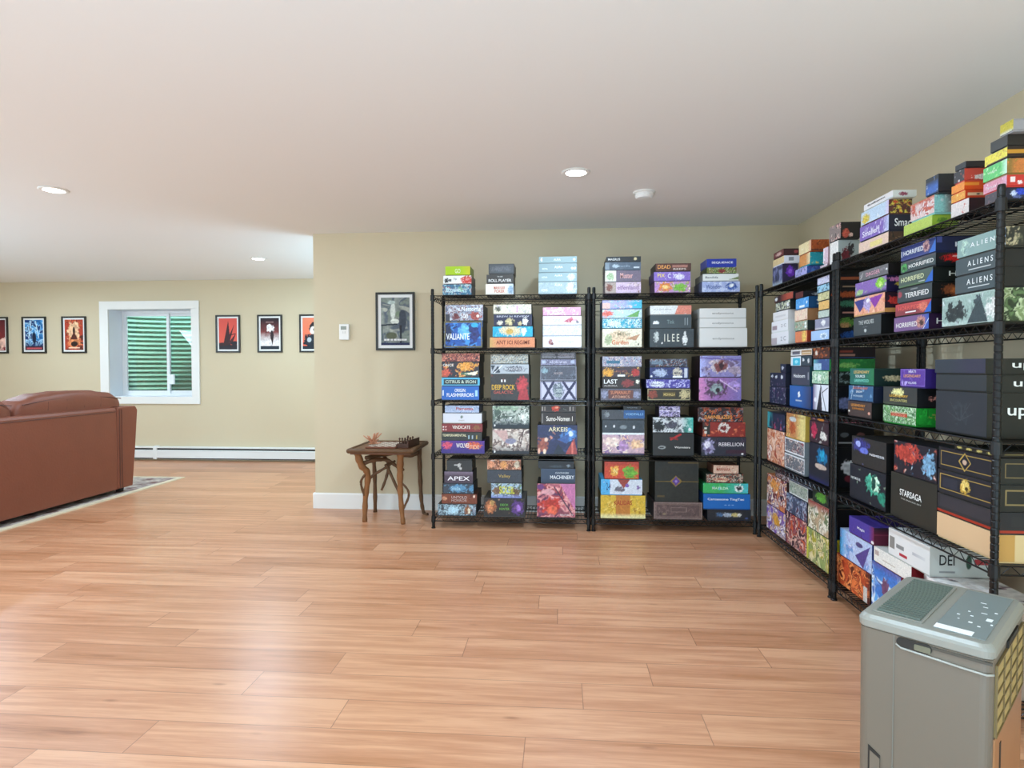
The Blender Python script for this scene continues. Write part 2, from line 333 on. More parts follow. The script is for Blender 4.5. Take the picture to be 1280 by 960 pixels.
# ------------------------------------------------------------------ wire shelving
SW, SD, LEV = 1.1827, .43, (1.78, 1.378, .98, .57, .09)
blk = mat('black_epoxy_wire', '#0a0a0a', .35, spec=.4); blk2 = mat('black_plastic', '#0d0d0d', .5)
def shelving(ox, oy, rz, lab):
    t = thing('wire_shelving_unit', (ox, oy, 0), rz, lab, 'shelving unit', 'black wire shelving units')
    for x in (0, SW):
        for y in (0, SD):
            pr = [(0, .012), (.0125, .012)]; z = .03
            while z < 1.80: pr += [(.0125, z), (.0112, z+.002), (.0112, z+.005), (.0125, z+.007)]; z += .0254
            pr += [(.0125, 1.818), (.0105, 1.828), (0, 1.83)]
            p = MB().lathe(pr, x, y, 12).build('post', blk, t, smooth=False)
            MB().lathe([(0, 0), (.016, 0), (.017, .006), (.008, .012), (0, .012)], x, y, 12).build('foot', blk2, p)
    for z in LEV:
        b = MB(); r = .0034; d = .034
        for y in (0, SD):
            b.tube([(0, y, z-r), (SW, y, z-r)], r); b.tube([(0, y, z-d), (SW, y, z-d)], r)
            n = 36; b.tube([(.02+(SW-.04)*k/n, y, z-r if k % 2 else z-d) for k in range(n+1)], .002, 4)
        for x in (0, SW):
            b.tube([(x, 0, z-r), (x, SD, z-r)], r); b.tube([(x, 0, z-d), (x, SD, z-d)], r)
            n = 12; b.tube([(x, .02+(SD-.04)*k/n, z-r if k % 2 else z-d) for k in range(n+1)], .002, 4)
        nw = 46
        for k in range(1, nw): b.tube([(SW*k/nw, 0, z-.0022), (SW*k/nw, SD, z-.0022)], .0021, 4)
        for y in (SD*.33, SD*.67): b.tube([(0, y, z-.008), (SW, y, z-.008)], .003, 5)
        sh = b.build('shelf', blk, t)
        for x in (0, SW):
            for y in (0, SD): MB().lathe([(.0128, z-.04), (.0174, z-.04), (.0160, z+.002), (.0128, z+.004)], x, y, 12).build('corner_collar', blk2, sh)
    return t
shelving(0, 0, 0, 'black five tier wire shelving unit on the back wall, beside the branch table')
shelving(SW+.0359, 0, 0, 'black five tier wire shelving unit on the back wall, next to the room corner')
shelving(2.4104, -.0652, -math.pi/2, 'black wire shelving unit on the right wall, farther one by the corner')
shelving(2.4104, -.0652-SW-.0359, -math.pi/2, 'black wire shelving unit on the right wall, nearer one behind the dehumidifier')

# ------------------------------------------------------------------ pictures
framem = mat('black_picture_frame', '#23231f', .4); matm = mat('white_mat_board', '#ecebe8', .7)
def picture(x0, z0, x1, z1, y, lab, spec, fw, mw, name='framed_poster', group=None, texts=None, seed=1):
    t = thing(name, ((x0+x1)/2, y, z0), 0, lab, 'framed picture', group); W = x1-x0; H = z1-z0; hx = W/2
    b = MB(); D = .02
    b.prism([(-hx, 0), (hx, 0), (hx-fw, fw), (-hx+fw, fw)], 1, -D, 0); b.prism([(-hx, H), (hx, H), (hx-fw, H-fw), (-hx+fw, H-fw)], 1, -D, 0)
    b.prism([(-hx, 0), (-hx, H), (-hx+fw, H-fw), (-hx+fw, fw)], 1, -D, 0); b.prism([(hx, 0), (hx, H), (hx-fw, H-fw), (hx-fw, fw)], 1, -D, 0)
    b.build('frame', framem, t, bevel=.0015)
    MB().box(-hx+fw, -.010, fw, hx-fw, -.001, H-fw).build('mat_board', matm, t)
    q = fw+mw; O = Vector((-hx+q, -.0112, q)); eu = Vector((W-2*q, 0, 0)); ev = Vector((0, 0, H-2*q))
    p = grid_mesh('print', [(O, eu, ev, spec, .004, seed)], PAPER, t)
    return t
G = 'small framed posters on the far wall'
T0, T1 = 1.435, 1.93
picture(-6.86, T0, -6.515, T1, YF, 'dark red framed poster with a pale disc, cut by the left photo edge', '#8e2f33;v.1,1,#5d262c;e.8,.25,.3,.2,#eec0b0;e.3,.1,.5,.12,#3a1c22;r.1,.02,.9,.06,#d8b0a8', .021, .018, group=G, seed=2)
picture(-6.31, T0, -5.962, T1, YF, 'blue framed poster of pale icy streaks with a dark shape and red lettering strip', '#2f7fc0;n1,5,#2468a8,#4b9ad6,#a8d4f0,#1d3f78;v.35,.05,#26365f;e.5,.42,.13,.2,#15243f;r.0,.0,1,.13,#3a1f33;r.08,.03,.92,.08,#c0545c;l.2,.4,.35,.95,.03,#cfe9f8;l.75,.4,.6,.95,.03,#cfe9f8', .021, .022, group=G, seed=3)
picture(-5.735, T0, -5.387, T1, YF, 'orange and cream framed poster with dark figures, left of the window', '#b3402c;n.6,6,#8c2f22,#d65f3d,#5d2a20;e.5,.58,.34,.36,#f0c096;e.5,.25,.36,.2,#e88f5c;e.5,.62,.07,.16,#3a221c;t.3,.35,.7,.35,.5,.62,#5a2a20;e.5,.2,.2,.1,#2c1a16;r.2,.05,.8,.09,#f3cdb0', .021, .022, group=G, seed=4)
picture(-3.569, T0, -3.235, T1, YF, 'salmon red framed poster with a black jagged tower, right of the window', '#e5604c;v0,1,#d8554a;t.22,.1,.66,.1,.52,.92,#3b1f22;t.45,.3,.62,.3,.85,.8,#3b1f22;t.5,.2,.75,.2,.95,.52,#4a2428;l.5,.45,.9,.5,.03,#3b1f22;r0,0,1,.14,#26222b;e.2,.16,.3,.06,#3b1f22;e.85,.2,.25,.07,#26222b', .021, .022, group=G, seed=5)
picture(-2.999, T0, -2.662, T1, YF, 'dark framed poster with a white moon over a slim dark silhouette', '#e9e4e2;v.25,.55,#7a3c3a;v.55,.95,#241a20;n.25,5,#8e4a44,#3b2427;e.5,.66,.23,.14,#f4f1f0;e.62,.45,.1,.17,#2a1d22;t.52,.45,.72,.45,.64,.12,#2a1d22;r0,0,1,.1,#1f2a35;r.3,.86,.7,.875,#b08c88', .021, .022, group=G, seed=6)
picture(-2.429, T0, -2.09, T1, YF, 'orange framed poster with a black and white shape, cut by the wall corner', '#e9694a;v0,1,#ef8a66;e.6,.68,.25,.2,#1e1a20;e.55,.6,.17,.15,#eee8e2;e.62,.62,.06,.05,#1e1a20;e.55,.25,.5,.25,#1f2833;e.35,.3,.12,.08,#b8c3c8;r0,0,1,.1,#1f2833', .021, .022, group=G, seed=7)
picture(-.618, 1.381, -.277, 1.88, YB, 'black framed grey misty picture above the branch table', '#8d948c;h.5,1,#4c5560;n.45,3,#a9aca0,#5b6570,#7c867e;e.42,.72,.09,.2,#d5dad2;e.36,.9,.14,.05,#b6c4bd;e.48,.5,.16,.06,#e2e6dc;e.62,.65,.13,.07,#7e8f78;e.75,.5,.14,.28,#3d4450;l.02,.42,.55,.44,.03,#26303a;r.02,.1,.05,.43,#2c3b40;e.35,.2,.22,.08,#5a5f49;r.0,.0,1,.05,#20264a;r.66,.05,.72,.42,#26282f;r.08,.085,.92,.135,#5a5c60;n.12,6,#c7cbc4,#2f3640;r.10,.09,.2,.13,#e8e8e6;r.22,.09,.3,.13,#e8e8e6;r.32,.09,.42,.13,#dfe0de;r.45,.09,.54,.13,#e8e8e6;r.57,.09,.7,.13,#dfe0de;r.72,.09,.9,.13,#e8e8e6', .019, .026, name='framed_picture', seed=8)
# thermostat
t = thing('thermostat', (-.897, YB, 1.473), 0, 'small white thermostat on the beige wall near the corner', 'thermostat')
MB().box(-.044, -.024, 0, .044, 0, .137).build('body', trimm, t, bevel=.006, seg=3)
MB().box(-.028, -.0262, .088, .022, -.0235, .118).build('display', mat('lcd_grey', '#8f968c', .3), t, bevel=.001)
MB().box(-.012, -.027, .055, -.004, -.0235, .075).box(.006, -.027, .055, .014, -.0235, .075).build('button', mat('pale_button', '#d5d5d0', .5), t)

# ------------------------------------------------------------------ rug and sofa
rug = thing('area_rug', (-3.23, 1.93, 0), 0, 'cream bordered patterned rug lying under the brown sofa', 'rug')
def rugm():
    m = bpy.data.materials.new('woven_rug_pattern'); m.use_nodes = True; nt = m.node_tree; N = nt.nodes; L = nt.links
    tc = N.new('ShaderNodeTexCoord'); v = N.new('ShaderNodeTexVoronoi'); v.inputs['Scale'].default_value = 7; L.new(tc.outputs['Object'], v.inputs['Vector'])
    n = N.new('ShaderNodeTexNoise'); n.inputs['Scale'].default_value = 22; L.new(tc.outputs['Object'], n.inputs['Vector'])
    a = N.new('ShaderNodeMath'); a.operation = 'MULTIPLY'; L.new(v.outputs['Distance'], a.inputs[0]); L.new(n.outputs['Fac'], a.inputs[1])
    r = N.new('ShaderNodeValToRGB'); L.new(a.outputs[0], r.inputs[0]); e = r.color_ramp.elements
    e[0].position = .1; e[0].color = lin('#7d5a58')+[1]; e[1].position = .45; e[1].color = lin('#cfc2b4')+[1]; q = e.new(.22); q.color = lin('#a89a94')+[1]
    L.new(r.outputs[0], N['Principled BSDF'].inputs['Base Color']); N['Principled BSDF'].inputs['Roughness'].default_value = .95
    return m
MB().box(-3.0, -4.1, 0, -.06, -.06, .009).build('woven_field', rugm(), rug)
MB().box(-3.06, -4.16, 0, 0, -4.1, .010).box(-3.06, -.06, 0, 0, 0, .010).box(-3.06, -4.1, 0, -3.0, -.06, .010).box(-.06, -4.1, 0, 0, -.06, .010).build('border_binding', mat('cream_binding', '#dccfb4', .9, var=.08, vscale=60), rug)

lea = mat('brown_leather', '#7c4430', .5, bump=(.12, 60), var=.10, vscale=5); lea2 = mat('dark_leather_seam', '#52281b', .5)
sofa = thing('sofa', (-3.31, 0, .01), 0, 'brown leather sofa seen from behind on the patterned rug', 'sofa')
def pillow(name, c, s, m, parent, e=.35, sag=0, n=28):
    """cushion: superellipsoid of half sizes s about c"""
    vs = []; fs = []
    f = lambda a, p: math.copysign(abs(a)**p, a)
    for i in range(n+1):
        ph = -math.pi/2+math.pi*i/n
        for k in range(2*n):
            th = math.pi*k/n
            x = s[0]*f(math.cos(ph), e)*f(math.cos(th), e); y = s[1]*f(math.cos(ph), e)*f(math.sin(th), e); z = s[2]*f(math.sin(ph), e*1.3)
            z += .5*sag*(1-(y/s[1])**2)*(1 if z > 0 else .2)+.004*math.sin(y*31+x*9)+.003*math.sin(y*57+1); vs.append((c[0]+x, c[1]+y, c[2]+z))
    for i in range(n):
        for k in range(2*n): k2 = (k+1) % (2*n); fs.append((i*2*n+k, i*2*n+k2, (i+1)*2*n+k2, (i+1)*2*n+k))
    b = MB(); b.v = vs; b.f = fs; return b.build(name, m, parent, smooth=True)
ZB = .045
b = MB().prism([(-.11, ZB), (0, ZB), (.004, .5), (0, .815), (-.012, .838), (-.10, .838), (-.11, .82)], 1, -1.02, .985); bp = b.build('back_panel', lea, sofa, bevel=.006)
b = MB().box(-.95, -1.02, ZB, -.11, .985, .30); b.build('seat_base', lea, sofa, bevel=.015)
def arm(y0, y1, fl):
    s = 1 if fl > 0 else -1
    b = MB(); out = [(y0, ZB), (y1, ZB), (y1+fl*.5, .4), (y1+fl, .80), (y1+fl-s*.03, .842), (y0+s*.02, .842), (y0, .82)]
    b.prism([(q, z) for q, z in out], 0, -.96, .004); return b.build('arm', lea, sofa, bevel=.012, seg=3)
a1 = arm(.99, 1.195, .085); a2 = arm(-1.025, -1.23, -.085)
for a, y in ((a1, 1.045), (a1, 1.015), (a2, -1.045)): MB().tube([(.006, y, ZB+.01), (.0065, y, .45), (.006, y+.004, .815), (-.02, y+.004, .842), (-.5, y+.004, .843)], .0035, 6).build('stitched_seam', lea2, a)
MB().tube([(.002, -1.0, .80), (.002, .98, .80)], .003, 6).build('stitched_seam', lea2, bp)
for y0, y1 in ((.0, 1.2), (-1.16, -.02)):
    cy_ = (y0+y1)/2; hy = (y1-y0)/2; c = pillow('back_cushion', (-.21, cy_, .80), (.135, hy, .17), lea, sofa, .38, .09)
    g = lambda x, y: .80+.5*.09*(1-((y-cy_)/hy)**2)
    for xx, zz_ in ((-.085, .115),):
        MB().tube([(xx, y0+.04+(y1-y0-.08)*k/24, g(0, y0+.04+(y1-y0-.08)*k/24)+zz_) for k in range(25)], .004, 6).build('piping', lea2, c)
    for k in range(4):
        y = y0+.28+.2*k; MB().tube([(-.077, y, .86), (-.080, y+.01, g(0, y)+.10), (-.15, y+.02, g(0, y)+.165)], .003, 5).build('pleat', lea2, c)
    pillow('seat_cushion', (-.6, (-.505 if y0 < -.5 else .485), .37), (.33, .495, .09), lea, sofa, .3, .02)
ft = mat('dark_wood_foot', '#2a1a14', .5)
for x in (-.07, -.88):
    for y in (-1.1, 1.1): MB().lathe([(0, 0), (.03, 0), (.04, .045), (0, .045)], x, y, 14).build('foot', ft, sofa)

# ------------------------------------------------------------------ branch table with a chess board
bark = mat('branch_bark', '#654529', .6, bump=(.5, 45), var=.35, vscale=18); bark2 = mat('pale_branch', '#8f6038', .55, bump=(.4, 40), var=.3, vscale=16); topm = mat('dark_table_wood', '#6b4226', .45, bump=(.2, 30), var=.25, vscale=14)
tb = thing('side_table', (-.40, .25, 0), 0, 'small rustic side table made of twisted brown branches against the beige wall', 'side table')
def br(name, pts, r, m=bark, par=tb):
    P = []
    n = len(pts)
    for i in range(n-1):                            # smooth, slightly knotty branch
        p0, p1, p2, p3 = [Vector(pts[max(0, min(n-1, i+k))]) for k in (-1, 0, 1, 2)]
        for s in range(6):
            u = s/6; P.append(.5*((2*p1)+(p2-p0)*u+(2*p0-5*p1+4*p2-p3)*u*u+(3*p1-p0-3*p2+p3)*u**3))
    P.append(Vector(pts[-1])); off = Vector((.40, -.25, 0)); N_ = len(P)
    rr = [(r[0]+(r[1]-r[0])*i/(N_-1))*(1+.13*math.sin(i*1.9+r[0]*900)) for i in range(N_)]
    return MB().tube([p+off for p in P], rr, 10).build(name, m, par, smooth=True)
ZT = .575
br('leg', [(-.605, .03, ZT), (-.585, .06, .47), (-.545, .10, .39), (-.575, .13, .2), (-.59, .154, .0)], (.029, .019), bark2)
br('leg', [(-.262, .03, ZT), (-.275, .06, .42), (-.28, .09, .22), (-.264, .102, 0)], (.028, .017), bark2)
br('leg', [(-.61, .44, ZT), (-.60, .46, .3), (-.605, .48, 0)], (.018, .016))
br('leg', [(-.215, .45, ZT), (-.21, .46, .35), (-.195, .44, .12), (-.17, .425, .012), (-.135, .40, .008)], (.02, .012))
br('branch_brace', [(-.556, .11, .33), (-.50, .12, .385), (-.41, .16, .44), (-.36, .22, .48)], (.012, .009))
br('branch_brace', [(-.48, .25, .235), (-.44, .26, .35), (-.43, .28, .45), (-.50, .30, .54)], (.010, .015))
br('branch_brace', [(-.42, .17, .46), (-.36, .14, .36), (-.275, .10, .20)], (.014, .010))
br('branch_brace', [(-.272, .09, .33), (-.225, .10, .27), (-.222, .105, .21), (-.262, .10, .12)], (.008, .010))
br('branch_brace', [(-.60, .08, .47), (-.50, .12, .50), (-.42, .2, .49), (-.33, .18, .44), (-.26, .10, .43)], (.018, .012))
br('branch_brace', [(-.60, .40, .5), (-.45, .42, .53), (-.3, .4, .5), (-.21, .42, .52)], (.022, .018))
br('branch_brace', [(-.555, .09, .40), (-.598, .09, .33), (-.578, .11, .22)], (.010, .010))
br('branch_brace', [(-.56, .1, .52), (-.42, .3, .53), (-.25, .42, .54)], (.018, .018))
MB().box(-.245, -.28, ZT-.012, .23, .25, .602).build('table_top', topm, tb, bevel=.006)
tp = bpy.data.objects[tb.children[-1].name]
rim = MB(); 
for p0, p1 in (((-.255, -.285), (.24, -.285)), ((-.25, .255), (.235, .255)), ((-.25, -.29), (-.25, .26)), ((.235, -.29), (.235, .26))):
    rim.tube([(p0[0], p0[1], .592), ((p0[0]+p1[0])/2, (p0[1]+p1[1])/2, .595), (p1[0], p1[1], .592)], [.019, .016, .019], 10)
rim.build('edge_branches', bark, tp, smooth=True)
cb = thing('chess_board', (-.43, .20, .6025), .03, 'brown and white checkered wooden game board on the branch table', 'game board')
brd = MB().box(-.12, -.16, .0, .12, .16, .014).build('board', mat('board_wood', '#7b4630', .4), cb, bevel=.003)
sq = MB()
for i in range(8):
    for j in range(8):
        if (i+j) % 2: sq.box(-.108+i*.027, -.144+j*.036, .0142, -.108+(i+1)*.027, -.144+(j+1)*.036, .0155)
sq.build('light_squares', mat('ivory_squares', '#e8ddcf', .4), brd)
bpy.context.view_layer.update()
for k, (x, y, z, rz, mname, c, lb) in enumerate(((-.52, .15, .6185, .5, 'coral_wood', '#c98a68', 'heap of pale coral coloured twig pieces at the left of the game board'), (-.245, .20, .6025, -.12, 'dark_carved_wood', '#4a2a1a', 'open dark wooden piece box standing right of the game board'))):
    t = thing('piece_bundle' if k == 0 else 'piece_box', (x, y, z), rz, lb, 'game pieces'); mm = mat(mname, c, .5, var=.25, vscale=40); rnd = random.Random(5+k)
    if k == 0:
        for i in range(30):
            a = rnd.uniform(0, 6.28); h = rnd.uniform(.015, .10); r0 = rnd.uniform(.0, .03); r1 = rnd.uniform(.025, .072)
            MB().tube([(math.cos(a)*r0-.02*math.cos(a), math.sin(a)*r0, .006+rnd.uniform(0, .02)), (math.cos(a)*r1*.6, math.sin(a)*r1*.6, h*.7), (math.cos(a)*r1, math.sin(a)*r1, h)], [.008, .006, .004], 6).build('twig_piece', mm, t, smooth=True)
    else:
        MB().box(-.05, -.13, 0, .05, .13, .012).box(-.05, -.13, .012, -.043, .13, .03).box(.043, -.13, .012, .05, .13, .06).box(-.043, -.13, .012, .043, -.123, .035).box(-.043, .123, .012, .043, .13, .035).build('tray', mm, t, bevel=.002)
        for i in range(14):
            px, py = -.032+.021*(i % 4), -.10+.06*(i//4); h = rnd.uniform(.045, .085)
            MB().lathe([(0, .012), (.011, .012), (.012, .02), (.005, .03), (.0045, h-.015), (.009, h-.008), (.005, h), (0, h+.004)], px, py, 10).build('carved_piece', mm, t, smooth=True)
# ------------------------------------------------------------------ boxed games
# frame name -> origin and magnification of the measured view of the photograph
FR = dict(Z1=(530,300,5.818), Z2=(530,430,5.818), Z3=(530,550,5.818), Z4=(735,300,5.818), Z5=(735,430,5.818), Z6=(735,550,5.818),
 Ra=(950,290,12.8), Rb=(950,355,12.8), Rc=(950,425,10.67), Rd=(950,505,9.6), Re=(950,575,6.4), Rf=(1030,270,12.8), Rg=(1120,190,8.727),
 Rh=(1180,160,9.6), Ri=(1040,330,9.6), Rj=(1110,280,6.857), Rl=(1040,520,6.857), Rm=(1040,635,8), Rn=(1140,640,8), Q=(1030,220,8),
 S1=(1030,420,7.386), S2=(1140,420,7.386), S3=(1030,530,6.4), S4=(1140,540,6), S5=(1150,280,6.4))
